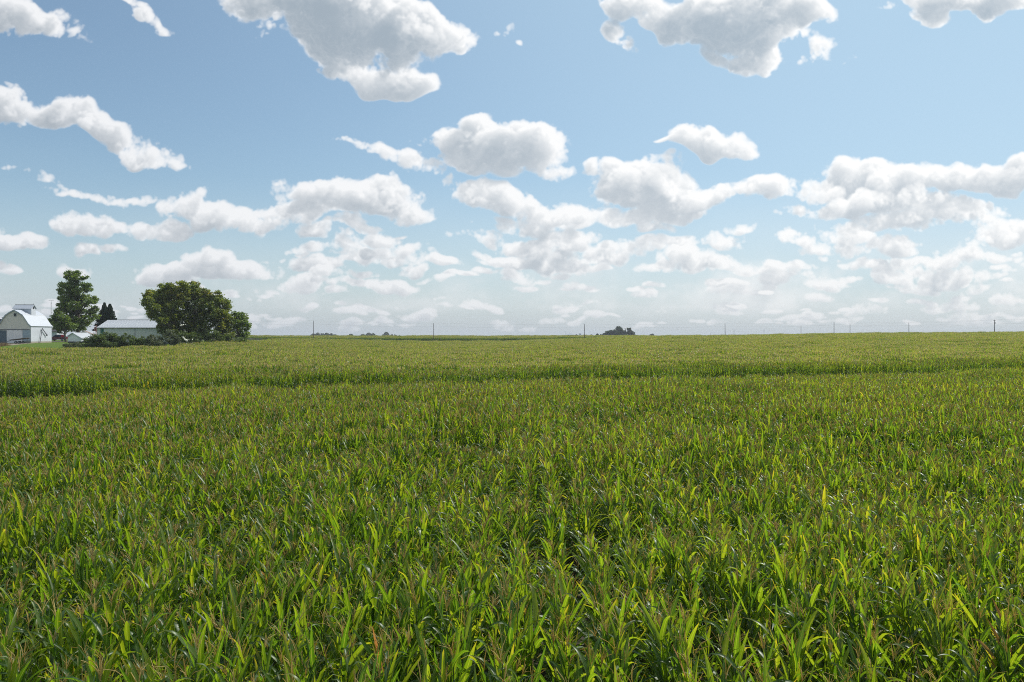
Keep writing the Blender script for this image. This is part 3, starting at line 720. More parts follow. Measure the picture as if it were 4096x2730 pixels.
# hay trailer before the doors
tr = thing('flatbed_trailer', 'low flatbed farm trailer tilted in front of the white barn door', 'trailer', (at(30, 205), 205.5, g1(at(30, 205), 205.5)))
bed = MB(); 
for k in range(6):
    o = MB().add(*(lambda y: ([(0,y,.95),(4.4,y,1.45),(4.4,y+.33,1.45),(0,y+.33,.95),(0,y,1.03),(4.4,y,1.53),(4.4,y+.33,1.53),(0,y+.33,1.03)], [(0,3,2,1),(4,5,6,7),(0,1,5,4),(1,2,6,5),(2,3,7,6),(3,0,4,7)]))(k*.35)).obj('plank', M_wood, tr)
MB().tube([(0, .4, .85), (4.3, .4, 1.35)], .07, 6).obj('rail', M_pipe, tr); MB().tube([(0, 1.7, .85), (4.3, 1.7, 1.35)], .07, 6).obj('rail', M_pipe, tr)
M_tyre = paint('tyre_rubber', (.02, .02, .02), .85); M_rim = paint('wheel_rim', (.35, .36, .37), .4, metal=.6)
def wheel(parent, x, y, r, w):
    o = obj('wheel', None, parent, (x, y, r))
    MB().lathe([(r*.6, -w/2), (r*.95, -w/2), (r, -w*.3), (r, w*.3), (r*.95, w/2), (r*.6, w/2)], 18).obj('tyre', M_tyre, o, rot=(R_(90), 0, 0))
    MB().lathe([(.02, -w*.42), (r*.25, -w*.44), (r*.6, -w*.32), (r*.62, w*.32), (r*.25, w*.44), (.02, w*.42)], 18).obj('rim', M_rim, o, rot=(R_(90), 0, 0))
for y in (.1, 1.9): wheel(tr, 1.75, y, .36, .2); wheel(tr, 2.55, y, .36, .2)
MB().tube([(0, 1.05, .9), (-1.3, 1.05, .45)], .06, 6).obj('tongue', M_pipe, tr)
MB().tube([(4.2, 1.05, 1.3), (4.2, 1.05, .0)], .06, 6).obj('stand', M_pipe, tr)
# long pale machine shed
SX, SY, SZ, SL, SD = -112.0, 215.0, 4.2, 21.6, 12.0
shed = thing('machine_shed', 'long pale steel machine shed with a low grey roof behind the bushes', 'shed', (SX, SY, SZ))
eave, ridge = 4.4, 6.5
MB().prism([(0.05, 0), (SD-.05, 0), (SD-.05, eave-.05), (SD/2, ridge-.08), (.05, eave-.05)], .05, SL-.05, 'x').obj('wall', M_shedwall, shed)
pan = MB().box(0.005, 0, .1, .895, .04, eave-.06)
for t in (.1, .33, .56, .79): pan.box(t, -.03, .1, t+.05, .0, eave-.06)
pan = pan.mesh('wall_panel', M_shedwall)
for k in range(24):
    if k == 1: continue
    obj('wall_panel', pan, shed, (k*.9, 0, 0))
MB().box(.92, -.02, 0, 1.78, .05, eave-.1).obj('door', M_green, shed)
MB().box(-.06, -.05, 0, .04, .06, eave).obj('corner_trim', M_green, shed)
MB().box(10.2, -.08, 0, 10.32, .0, eave-.05).obj('downspout', M_steel, shed)
MB().box(-.25, -.38, eave-.22, SL+.25, -.30, eave-.02).obj('gutter', M_pipe, shed)
sl = (ridge-eave)/(SD/2)
def roof_panel(d):
    m = MB(); a, b = (SD/2, -.35) if d > 0 else (SD/2, SD+.35); za, zb = ridge, eave-.35*sl
    m.slab([(a, za), (b, zb)], .04, .004, .896, 'x')
    for t in (.03, .45): m.slab([(a, za+.04), (b, zb+.04)], .03, t, t+.04, 'x')
    return m.mesh('roof_panel', M_galv)
ra, rb = roof_panel(1), roof_panel(-1)
for k in range(24):
    obj('roof_panel', ra, shed, (k*.9, 0, 0)); obj('roof_panel', rb, shed, (k*.9, 0, 0))
MB().slab([(-.38, eave-.38*sl-.16), (SD/2, ridge-.12)], .2, -.08, -.01, 'x').obj('rake_trim', M_roofw, shed)
MB().tube([(0, SD/2, ridge+.07), (SL, SD/2, ridge+.07)], .08, 6).obj('ridge_cap', M_pipe, shed)
# two low sheds between the trees and the bushes
def low_shed(label, X, Y, Z, wl, wr, hz, hl, hr, dep, wallm, roofm, base):
    s = thing('small_shed', label, 'shed', (X, Y, Z))
    MB().prism([(-wl, base), (wr, base), (wr, hr-.08), (0, hz-.08), (-wl, hl-.08)], 0, dep).obj('wall', wallm, s)
    MB().box(-wl-.02, -.02, -.3, wr+.02, dep+.02, base).obj('foundation', M_dark, s)
    kx = lambda w, h: (hz-h)/w
    MB().slab([(0, hz), (wr+.3, hr-.3*kx(wr, hr))], .05, -.25, dep+.2).obj('roof', roofm, s)
    MB().slab([(-wl-.3, hl-.3*kx(wl, hl)), (0, hz)], .05, -.25, dep+.2).obj('roof', roofm, s)
    MB().slab([(-wl-.3, hl-.3*kx(wl, hl)-.12), (0, hz-.12), (wr+.3, hr-.3*kx(wr, hr)-.12)], .16, -.3, -.255).obj('rake_board', M_roofw, s)
    return s
X0 = at(291.5, 215)
s = low_shed('low pale gabled shed with a streaked metal roof beside the lawn', X0, 215, g1(X0, 215)+.05, 1.35, 2.35, 2.72, 1.85, 1.30, 7.0, M_paleboard, M_galv, .35)
MB().box(2.33, .3, .4, 2.37, 3.2, 1.0).obj('white_panel', M_white, s)
X1 = at(335, 232)
s = low_shed('second low shed with a rust streaked roof behind the gabled shed', X1, 232, g1(X1, 232), 1.0, 3.4, 3.1, 2.6, 1.7, 5.8, M_paleboard, M_galv, .2)
MB().slab([(0.05, 3.16), (3.6, 1.70)], .02, .1, 1.3).obj('rusty_sheet', M_rust, s)
# orchard ladder standing by the shed
X2_ = at(376, 226); zl = g1(X2_, 226)
ld = thing('ladder', 'tall reddish ladder standing at the left end of the machine shed', 'ladder', (X2_, 226, zl))
M_red = paint('faded_red_paint', (.42, .20, .18), .6)
for sx in (-1, 1): MB().tube([(sx*.62, 0, 0), (sx*.22, 1.0, 4.55), (sx*.12, 1.0, 4.8)], .05, 6).obj('rail', M_red, ld)
rg = MB().tube([(-.5, 0, 0), (.5, 0, 0)], .035, 6).mesh('rung', M_red)
for k in range(9):
    f = .08+k*.105; o = obj('rung', rg, ld, (0, f, f*4.7)); o.scale = ((.62-.40*f)/.5, 1, 1)
MB().tube([(-.62+.1, 2.0, 0), (-.2, 1.0, 4.6)], .035, 6).obj('brace', M_red, ld); MB().tube([(.52, 2.0, 0), (.2, 1.0, 4.6)], .035, 6).obj('brace', M_red, ld)
# farmhouse behind the barn, garage, television mast
HX = at(-30, 285); HXr = at(203, 285); hz_ = g1(HX, 285)
hs = thing('farmhouse', 'dark roofed white farmhouse mostly hidden behind the white barn', 'house', (HX, 282, hz_)); hw = HXr-HX
MB().prism([(0, 0), (8, 0), (8, 4.2), (4, 7.3), (0, 4.2)], 0, hw, 'x').obj('wall', M_white, hs)
MB().slab([(4, 7.4), (-.4, 4.0)], .12, -.4, hw+.5, 'x').obj('roof', M_darkroof, hs); MB().slab([(4, 7.4), (8.4, 4.0)], .12, -.4, hw+.5, 'x').obj('roof', M_darkroof, hs)
ch = MB().box(3.2, 3.4, 6.4, 4.0, 4.4, 7.95).obj('chimney', M_brick, hs); MB().box(3.1, 3.3, 7.95, 4.1, 4.5, 8.1).obj('cap', M_concrete, ch)
for x in (2., 6., 10., 14.):
    w = MB().box(x, -.05, 1.2, x+1.1, .02, 2.9).obj('window', M_white, hs); MB().box(x+.08, -.08, 1.28, x+1.02, -.05, 2.82).obj('pane', M_glass, w)
GX0, GX1 = at(196, 262), at(227, 262); gz = g1(GX1, 262)
ga = thing('garage', 'small white garage with a dark roof between barn and trees', 'garage', (GX0, 262, gz)); gw = GX1-GX0
MB().prism([(0, 0), (6, 0), (6, 2.75), (3, 3.5), (0, 2.75)], 0, gw, 'x').obj('wall', M_white, ga)
MB().slab([(3, 3.55), (-.45, 2.72)], .1, -.3, gw+.4, 'x').obj('roof', M_darkroof, ga); MB().slab([(3, 3.55), (6.45, 2.72)], .1, -.3, gw+.4, 'x').obj('roof', M_darkroof, ga)
w = MB().box(gw-1.05, -.05, .55, gw-.65, .02, 1.45).obj('window', M_white, ga); MB().box(gw-1.0, -.08, .6, gw-.7, -.05, 1.4).obj('pane', M_glass, w)
MX = at(205.5, 272); mz = g1(MX, 272)
ms = thing('antenna_mast', 'thin lattice television mast rising between barn and cottonwood', 'mast', (MX, 272, mz)); top = zat(1206, 272)-mz
for a in (.5, 2.6, 4.7): MB().tube([(.26*math.cos(a), .26*math.sin(a), 0), (.15*math.cos(a), .15*math.sin(a), top*.97)], .035, 5).obj('leg', M_steel, ms)
m = MB()
for k in range(26):
    for a in (.5, 2.6, 4.7):
        r0, r1 = .26-.11*k/26, .26-.11*(k+1)/26; z0, z1 = k*top/27, (k+1)*top/27
        m.tube([(r0*math.cos(a), r0*math.sin(a), z0), (r1*math.cos(a+2.1), r1*math.sin(a+2.1), z1)], .014, 3, False)
kind(m.obj('lattice', M_steel, ms), 'stuff')
MB().tube([(0, 0, top*.95), (0, 0, top+.35)], .035, 5).obj('pole', M_steel, ms)
an = MB().tube([(-.85, 0, top+.2), (.65, .2, top+.28)], .03, 5).obj('antenna_boom', M_steel, ms)
for k in range(7):
    x = -.8+k*.23; MB().tube([(x, -.5-.04*k, top+.22), (x, .5+.04*k, top+.26)], .018, 4).obj('antenna_rod', M_steel, an)
# dark red pickup on the drive
VX, VY = at(212, 246)+.1, 243.0; vz = g1(VX, VY)+.03
pk = thing('pickup_truck', 'dark red pickup truck parked between the barn and the small shed', 'pickup', (VX, VY, vz))
M_carred = paint('dark_red_car_paint', (.10, .007, .012), .25, .03, 2.)
def hull(prof, y0, y1, tum=.0):
    n = len(prof); V = [(x, y0+tum*max(0, z-1.05), z) for x, z in prof]+[(x, y1-tum*max(0, z-1.05), z) for x, z in prof]
    return MB().add(V, [tuple(range(n)), tuple(range(2*n-1, n-1, -1))]+[(i, i+n, (i+1) % n+n, (i+1) % n) for i in range(n)])
def arch(cx, r=.46, z=.36): return [(cx-r*math.cos(t), z+r*math.sin(t)) for t in np.linspace(.2, math.pi-.2, 8)]
low = [(.0, .45), (.02, .95), (.12, 1.08), (1.45, 1.18), (1.6, 1.2), (5.55, 1.2), (5.62, 1.1), (5.62, .5)]+[(x, z) for x, z in arch(4.35)[::-1]]+[(3.7, .38), (1.75, .38)]+[(x, z) for x, z in arch(1.02)[::-1]]+[(.3, .4)]
body = hull(low[::-1], 0, 1.95).obj('body', M_carred, pk)
hull([(1.45, 1.17), (2.15, 1.84), (2.5, 1.9), (3.75, 1.9), (3.95, 1.84), (4.05, 1.17)][::-1], .05, 1.90, .22).obj('cab', M_carred, pk)
for x0, x1, x2, x3 in ((1.72, 2.26, 2.82, 2.82), (2.92, 2.92, 3.72, 3.86)):
    MB().add([(x0, .03, 1.24), (x3, .03, 1.24), (x2, .155, 1.78), (x1, .155, 1.78), (x0, .06, 1.24), (x3, .06, 1.24), (x2, .19, 1.78), (x1, .19, 1.78)], [(0,1,2,3),(7,6,5,4),(0,4,5,1),(1,5,6,2),(2,6,7,3),(3,7,4,0)]).obj('window', M_glass, pk)
MB().add([(1.47, .2, 1.26), (1.47, 1.75, 1.26), (2.1, 1.62, 1.82), (2.1, .33, 1.82)], [(0, 1, 2, 3)]).obj('windscreen', M_glass, pk)
MB().box(-.06, .05, .48, .12, 1.9, .68).obj('bumper', M_steel, pk); MB().box(5.56, .05, .48, 5.7, 1.9, .66).obj('bumper', M_steel, pk)
for y in (.08, 1.5): MB().box(-.03, y, .82, .1, y+.36, 1.0).obj('headlight', M_roofw, pk)
MB().box(4.1, .14, 1.1, 5.5, 1.8, 1.215).obj('bed', M_dark, pk)
for x in (1.02, 4.35):
    for y in (.12, 1.83): wheel(pk, x, y, .38, .24)
# dead weeds by the barn corner
m = MB()
for k in range(900):
    x = at(-12, 196)+abs(rnd.gauss(0, 1.0))*1.0+rnd.uniform(-1.5, .6); y = 196+rnd.uniform(-2, 3); z = g1(x, y); h = rnd.uniform(.5, 1.3)*max(.3, 1-.25*abs(x-at(-5, 196))); a = rnd.uniform(0, 6.28); l = rnd.uniform(.1, .5)
    m.add([(x-.02*math.sin(a), y+.02*math.cos(a), z), (x+.02*math.sin(a), y-.02*math.cos(a), z), (x+l*math.cos(a), y+l*math.sin(a), z+h)], [(0, 1, 2)])
o = kind(m.obj('dry_weeds', paint('dry_weeds', (.22, .14, .06), .9)), 'stuff'); o['label'] = 'brown dry weeds in front of the barn at the left edge'

# ------------------------------------------------------------------ trees
TR = dict(trans=.38, gloss=.6, rough=.5)
M_cotton = leaf_material('cottonwood_leaf', [(0, (.040, .080, .015)), (.5, (.088, .138, .024)), (1, (.165, .19, .034))], tcol=(2.5, 2.6, .8), big=.35, **TR)
M_maple = leaf_material('maple_leaf', [(0, (.052, .090, .015)), (.5, (.115, .155, .024)), (.85, (.20, .205, .034)), (1, (.32, .20, .05))], tcol=(2.5, 2.4, .8), big=.25, bigamt=.7, **TR)
M_shrub = leaf_material('shrub_leaf', [(0, (.050, .082, .017)), (1, (.125, .165, .036))], tcol=(1.6, 1.7, .7), big=.4, **TR)
M_shrubg = leaf_material('grey_shrub_leaf', [(0, (.055, .072, .034)), (1, (.125, .140, .068))], tcol=(1.5, 1.6, .9), big=.4, **TR)
M_spruce = leaf_material('spruce_needle', [(0, (.014, .032, .016)), (1, (.040, .066, .030))], trans=.12, gloss=.4, rough=.5, tcol=(1.4, 1.5, .8), big=.4)
M_fartree = leaf_material('far_tree_leaf', [(0, (.024, .042, .016)), (1, (.065, .085, .028))], tcol=(1.6, 1.7, .8), big=.1, **TR)
M_bark = paint('bark', (.085, .068, .055), .9, .25, 3., stretch=(1, 1, .25), bump=.5)
def foliage(clumps, per, sub, size, subr=.62, droop=.35, seed=0):
    """leaf quads gathered in small sprays over clumps (x, y, z, radius)"""
    r = np.random.RandomState(seed); C = []
    for (x, y, z, R) in clumps:
        n = max(3, int(sub*R*R))
        d = r.normal(0, 1, (n, 3)); d /= np.linalg.norm(d, axis=1)[:, None]; q = R*r.uniform(.35, 1.06, n)**.6
        C.append(np.array([x, y, z])+d*q[:, None]*[1, 1, .82])
    C = np.concatenate(C); n = len(C)
    base = np.repeat(C, per, 0); sr = np.repeat(r.uniform(.55, 1.25, n), per)*subr
    off = r.normal(0, .55, (n*per, 3))*sr[:, None]*[1, 1, .6]
    P = base+off; P[:, 2] -= droop*np.linalg.norm(off[:, :2], axis=1)*.5
    N = len(P); s = size*r.uniform(.6, 1.25, N)
    nrm = r.normal(0, 1, (N, 3))+[0, 0, .9]; nrm /= np.linalg.norm(nrm, axis=1)[:, None]
    a = np.cross(nrm, r.normal(0, 1, (N, 3))); a /= np.linalg.norm(a, axis=1)[:, None]; b = np.cross(nrm, a)
    a, b = a*s[:, None]*.8, b*s[:, None]*.5
    tip = nrm*s[:, None]*.18
    V = np.stack([P-a, P+b*.9-tip*.5, P+a, P-b*.9-tip*.5], 1).reshape(-1, 3)
    return V, np.arange(N*4).reshape(N, 4)
def limbs(m, base, top, clumps, r0, frac=.8, seed=0, start=.22):
    rr = random.Random(seed); base, top = Vector(base), Vector(top); n = 7
    axis = [base.lerp(top, k/n)+Vector((rr.gauss(0, .12), rr.gauss(0, .12), 0))*(k > 0) for k in range(n+1)]
    m.tube(axis, [r0*(1.25 if k == 0 else 1-.86*k/n) for k in range(n+1)], 8, False)
    for x, y, z, R in clumps:
        c = Vector((x, y, z)); H = top.z-base.z; t = min(max((z-base.z)/H-.16-.10*(c-base).xy.length/max(H, 1), start), .92)
        p = axis[0].lerp(axis[-1], t); k = t*n; p = axis[int(k)].lerp(axis[min(int(k)+1, n)], k-int(k))
        mid = p.lerp(c, .5)+Vector((rr.gauss(0, .2), rr.gauss(0, .2), .25)); rad = r0*(1-.8*t)*.5
        m.tube([p, mid, c+Vector((0, 0, R*.4))], [rad, rad*.6, rad*.15], 5, False)
        for _ in range(3):
            e = c+Vector((rr.gauss(0, R*.6), rr.gauss(0, R*.6), rr.gauss(.2, R*.5))); m.tube([mid.lerp(c, .5), e], [rad*.4, rad*.1], 4, False)
def tree(name, label, cat, px, Y, org, zf, base, clumps, r0, leafm, per=26, sub=13, size=.34, depth=1., group=None, top=None, subr=.62, seed=1):
    """clumps are read off the photograph's outline: column, row and radius in a zoomed picture (org, zf); depth is drawn at random"""
    rr = random.Random(seed); X = at(org[0]+base[0]/zf, Y); z0 = g1(X, Y); k = Y/F_PX*(1.22 if 'maple' in leafm.name or org[0] else 1.0)
    t = thing(name, label, cat, (X, Y, z0), 0, group); L = []
    for x, y, r in clumps:
        d = max(-2, min(2, rr.gauss(0, 1)))*depth; L.append((at(org[0]+x/zf, Y+d)-X, d, zat(org[1]+y/zf, Y+d)-z0, r/zf*k))
    tz = max(c[2] for c in L)*.96 if top is None else top; m = MB()
    tx = sum(c[0] for c in L if c[2] > tz*.75)/max(1, sum(1 for c in L if c[2] > tz*.75))
    limbs(m, (0, 0, -.2), (tx*.8, 0, tz), L, r0, seed=seed)
    m.obj('trunk', M_bark, t, True)
    V, F = foliage(L, per, sub, size, subr, seed=seed)
    kind(obj('crown', mesh('crown', V, F, (leafm,)), t), 'stuff')
    return t
A, Z1 = (0, 1050), 4.48
tree('cottonwood_tree', 'tall narrow cottonwood, the tallest tree of the farmyard', 'tree', 0, 236, A, Z1, (1412, 1330),
 [(1280,185,62),(1330,215,60),(1400,190,50),(1215,260,62),(1290,300,80),(1390,290,75),(1190,205,30),(1500,285,42),(1545,265,28),(1110,380,50),(1140,440,60),(1080,475,45),(1090,540,42),(1230,430,90),(1350,400,70),(1290,520,100),(1410,500,70),(1500,420,60),(1580,410,55),(1600,470,45),(1530,500,60),(1160,560,60),(1100,640,50),(1180,660,80),(1300,640,95),(1430,620,80),(1540,610,60),(1650,640,62),(1720,640,40),(1590,690,70),(1690,700,50),(1120,730,55),(1060,750,40),(1210,770,95),(1340,770,95),(1470,730,75),(1560,760,55),(1130,830,70),(1250,900,90),(1380,890,90),(1500,880,55),(1650,840,55),(1720,830,50),(1670,910,70),(1580,930,60),(1720,960,45),(1300,1010,95),(1420,1010,95),(1540,1010,70),(1640,1010,50),(1360,1110,80),(1450,1130,80),(1540,1110,50),(1610,1080,40),(1500,1180,40),(1220,1010,70),(1400,1190,45)],
 .62, M_cotton, depth=1.9, seed=3)
tree('ash_tree', 'lower spreading tree in front of the cottonwood beside the barn', 'tree', 0, 228, A, Z1, (1186, 1310),
 [(1020,860,48),(1000,930,62),(1080,930,60),(950,960,36),(960,1040,60),(900,1030,30),(1050,1030,80),(1140,1000,70),(1200,1060,75),(1020,1120,70),(950,1110,40),(1120,1120,75),(1250,1120,70),(1080,1190,50),(1190,1180,55),(1290,1190,50),(1060,1240,30),(1320,1130,50),(970,1180,26)],
 .30, M_cotton, depth=1.5, seed=4, top=10.0)
M4 = (560, 1100); ZM = 4.9
mg = 'maples in the farm grove'
tree('maple_tree', 'broad maple with yellowing top at the left of the grove over the shed', 'tree', 0, 204, M4, ZM, (760, 1260),
 [(170,390,70),(120,440,45),(180,440,80),(150,520,80),(210,550,100),(250,640,95),(230,480,105),(330,470,100),(190,680,50),(250,780,50),(240,350,62),(330,340,42),(150,500,62),(120,560,46),(240,450,90),(200,590,70),(300,540,100),(400,430,95),(450,280,75),(430,220,42),(540,240,80),(590,195,42),(560,340,95),(480,420,90),(650,260,70),(640,380,95),(700,330,60),(400,620,100),(280,660,75),(240,720,58),(190,760,40),(220,830,40),(300,790,62),(330,850,45),(420,770,80),(500,560,105),(600,500,100),(500,700,100),(620,640,100),(440,880,70),(540,830,95),(640,790,95),(420,980,85),(520,960,95),(640,930,100),(480,1070,90),(600,1060,95),(720,1040,80),(700,880,80),(760,760,80),(740,560,90),(760,440,80),(560,1160,80),(700,1160,80)],
 .55, M_maple, depth=3.0, seed=5, group=mg)
tree('maple_tree', 'tall dark maple in the middle of the grove with bare upper trunk', 'tree', 0, 208, M4, ZM, (1090, 1290),
 [(780,170,50),(850,175,62),(900,220,60),(760,230,48),(1020,170,42),(1100,190,52),(1070,250,60),(960,240,45),(850,300,90),(960,330,80),(1080,340,85),(1180,310,60),(1270,320,62),(1340,340,45),(860,430,85),(980,450,80),(1100,440,60),(1200,420,90),(1310,420,75),(880,570,80),(1000,600,60),(1180,560,90),(1300,540,85),(930,700,90),(1040,720,60),(1180,690,95),(1310,660,90),(900,820,90),(1030,850,90),(1160,830,95),(1290,800,90),(940,960,95),(1080,980,100),(1210,960,80),(880,1080,90),(1010,1110,95),(1130,1110,80),(960,1200,70),(1120,1220,60),(1200,1180,50)],
 .50, M_maple, depth=2.6, seed=6, group=mg)
tree('maple_tree', 'leaning maple with an orange tipped branch, right half of the grove', 'tree', 0, 206, M4, ZM, (1590, 1270),
 [(1530,350,45),(1550,420,50),(1440,420,62),(1400,480,70),(1490,500,80),(1580,520,70),(1640,490,42),(1700,520,45),(1740,560,42),(1690,620,55),(1750,640,38),(1720,690,42),(1390,600,75),(1490,620,80),(1590,660,60),(1410,720,85),(1520,750,90),(1620,740,75),(1700,760,55),(1400,860,80),(1500,880,90),(1610,870,85),(1710,860,70),(1560,980,80),(1660,980,80),(1750,960,60),(1520,1080,60),(1620,1090,75),(1720,1080,65),(1600,1190,60),(1700,1190,60),(1780,1160,50),(1380,1190,50),(1470,1200,45),(1780,850,50),(1300,1080,75),(1280,1180,75),(1340,980,70),(1360,1200,60)],
 .36, M_maple, depth=2.2, seed=7, group=mg)
tree('maple_tree', 'small round light green tree at the right end of the grove', 'tree', 0, 210, M4, ZM, (1900, 1270),
 [(1860,770,45),(1940,760,48),(1980,760,36),(2040,800,46),(2060,850,40),(1880,850,60),(1960,850,60),(1850,940,55),(1950,940,65),(2050,920,55),(2110,970,40),(2120,1010,30),(1880,1030,55),(1980,1040,60),(2070,1050,50),(1860,1120,45),(1960,1130,50),(2070,1150,46),(2110,1150,26),(1900,1200,50),(1990,1220,50),(2050,1200,36)],
 .24, M_cotton, depth=1.6, seed=8, group=mg)
# the pair of spruces behind the shed
def spruce(px, top_y, Y, label, H=None, wid=2.6, seed=0):
    rr = random.Random(seed); X = at(px, Y); z0 = g1(X, Y); H = zat(top_y, Y)-z0
    t = thing('spruce_tree', label, 'tree', (X, Y, z0), 0, 'dark spruces behind the shed')
    MB().tube([(0, 0, -.2), (0, 0, H*.5), (0, 0, H)], [.26, .15, .02], 8, False).obj('trunk', M_bark, t)
    V, F = [], []
    z = .9
    while z < H-.1:
        f = 1-z/H; R = wid*f**.85+.12; n = int(7+9*f)
        for k in range(n):
            a = 2*math.pi*(k+rr.random()*.7)/n; l = R*rr.uniform(.75, 1.12); dr = rr.uniform(.12, .32); c, s = math.cos(a), math.sin(a)
            m_ = max(3, int(l/.16))
            for j in range(m_):
                u = (j+.5)/m_; x, y, zz = c*l*u, s*l*u, z-dr*l*u+.12*l*u*u
                for sd in (-1, 1, 0):
                    ww = (.26+.36*f)*(1-.5*u)*rr.uniform(.7, 1.2); dx, dy = (-s*sd+c*.8)*ww, (c*sd+s*.8)*ww; q = len(V)
                    h_ = rr.uniform(.10, .24); V += [(x-c*.05, y-s*.05, zz+.04), (x+dx*.5-dy*.3, y+dy*.5+dx*.3, zz+h_*.5), (x+dx, y+dy, zz-.12*rr.random()-.1), (x+dx*.5+dy*.3, y+dy*.5-dx*.3, zz-h_*1.5)]; F.append((q, q+1, q+2, q+3))
        z += rr.uniform(.20, .32)
    kind(obj('crown', mesh('crown', np.array(V), np.array(F), (M_spruce,)), t), 'stuff')
    return t
spruce(418, 1209, 262, 'dark spruce with the taller tip, left of the pair behind the shed', seed=1, wid=4.3)
spruce(440, 1212, 258, 'dark spruce on the right of the pair behind the shed', seed=2, wid=3.9)
# row of bushes along the field edge
def shrub(label, px, top_y, wpx, Y, leafm, seed, group='bushes along the corn in front of the shed'):
    rr = random.Random(seed); X = at(px, Y); z0 = g1(X, Y); H = zat(top_y, Y)-z0; Wd = wpx/F_PX*Y
    t = thing('shrub', label, 'bush', (X, Y, z0), 0, group); L = []
    for k in range(int(6+Wd*2.2)):
        x = rr.uniform(-.5, .5)*Wd; e = 1-(abs(x)/(Wd*.62))**2; r = rr.uniform(.5, .85)*min(1, H/2.6+.2)
        d = rr.gauss(0, .8); L.append((x+X/Y*d, d, max(r*.6, (H-r*.6)*e*rr.uniform(.74, 1.05)), r))
        L.append((x+rr.gauss(0, .3), rr.gauss(0, .9), rr.uniform(.3, .55)*H*e+.2, r))
    m = MB()
    for x, y, z, r in L[::2]: m.tube([(x*.3, y*.3, -.1), (x*.8, y*.8, z*.5), (x, y, z)], [.06, .04, .015], 5, False)
    m.obj('stem', M_bark, t)
    V, F = foliage(L, 24, 16, .22, .45, .2, seed); kind(obj('crown', mesh('crown', V, F, (leafm,)), t), 'stuff')
shrub('low scrubby bush at the foot of the small gabled shed', 305, 1373, 70, 196, M_shrubg, 1)
shrub('dark rounded bush in front of the green shed door', 385, 1337, 104, 186, M_shrub, 2)
shrub('tallest dark bush in front of the left half of the shed', 434, 1329, 104, 189, M_shrub, 3)
shrub('dark bush below the downspout of the machine shed', 500, 1337, 100, 187, M_shrub, 4)
shrub('small dark bush before the pale shed wall near the grove', 560, 1345, 84, 186, M_shrub, 5)
shrub('low greyish bush between the dark bushes and the grove', 612, 1341, 76, 186, M_shrubg, 6)
shrub('large grey green bush under the left maple', 675, 1318, 100, 189, M_shrubg, 7)
shrub('dark undergrowth bush below the middle maple', 748, 1326, 110, 196, M_shrub, 8)
shrub('dark bush at the foot of the leaning maple', 838, 1314, 120, 199, M_shrub, 9)
shrub('low bush at the right foot of the grove', 915, 1338, 90, 202, M_shrub, 10)
shrub('small bush below the round tree at the grove\'s right end', 968, 1346, 60, 204, M_shrub, 11)
# farm groves on the skyline
def far_tree(label, px, top_y, wpx, Y, seed, conifer=False, base=.1, group='trees on the skyline'):
    rr = random.Random(seed); X = at(px, Y); z0 = g1(X, Y); H = zat(top_y, Y)-z0; Wd = wpx*1.25/F_PX*Y
    t = thing('skyline_tree', label, 'tree', (X, Y, z0), 0, group); L = []
    n = 9 if not conifer else 8
    if conifer:
        for k in range(n): f = k/(n-1); L.append((rr.gauss(0, .1), rr.gauss(0, .1), H*(.15+.8*f), Wd*.5*(1-f*.85)))
    else:
        for k in range(n):
            a = rr.uniform(0, 6.28); f = rr.uniform(.35, .86); q = rr.uniform(.1, .33)*Wd*(1.15-f*.5)
            L.append((q*math.cos(a), q*math.sin(a), H*f, Wd*rr.uniform(.16, .26)))
        L += [(0, 0, H*.9-Wd*.1, Wd*.18), (-Wd*.33, 0, H*.5, Wd*.17), (Wd*.33, 0, H*.52, Wd*.17), (-.2*Wd, 0, H*.3, .2*Wd), (.2*Wd, 0, H*.3, .2*Wd)]
    m = MB().tube([(0, 0, -.5), (0, 0, H*.6), (0, 0, H*.9)], [.4, .25, .05], 6, False); m.obj('trunk', M_bark, t)
    s = max(.5, Wd*.07); V, F = foliage(L, 16, 34/max(.3, Wd*.2)**2, s, s*1.2, .2, seed); kind(obj('crown', mesh('crown', V, F, (M_fartree if not conifer else M_spruce,)), t), 'stuff')
gr = 'trees of the grove on the skyline'
for k, (px, ty, w, con, lab) in enumerate([
 (2367, 1339, 14, False, 'lowest bush like tree left of the skyline grove'), (2388, 1336, 17, False, 'small round tree standing just left of the skyline grove'), (2404, 1338, 12, False, 'small tree touching the left foot of the skyline grove'),
 (2418, 1332, 18, False, 'short tree at the left end of the skyline grove'), (2440, 1321, 32, False, 'wide tree in the left part of the skyline grove'), (2462, 1320, 26, False, 'round tree left of the tallest in the skyline grove'), (2479, 1308, 32, False, 'tallest broad tree in the middle of the skyline grove'),
 (2501, 1314, 15, True, 'slender conifer in the gap of the skyline grove'), (2519, 1309, 26, False, 'tall rounded tree at the right of the skyline grove'), (2534, 1327, 14, False, 'small tree at the right end of the skyline grove')]):
    far_tree(lab, px, ty, w, 1180+rnd.uniform(-15, 15), 30+k, con, group=gr)
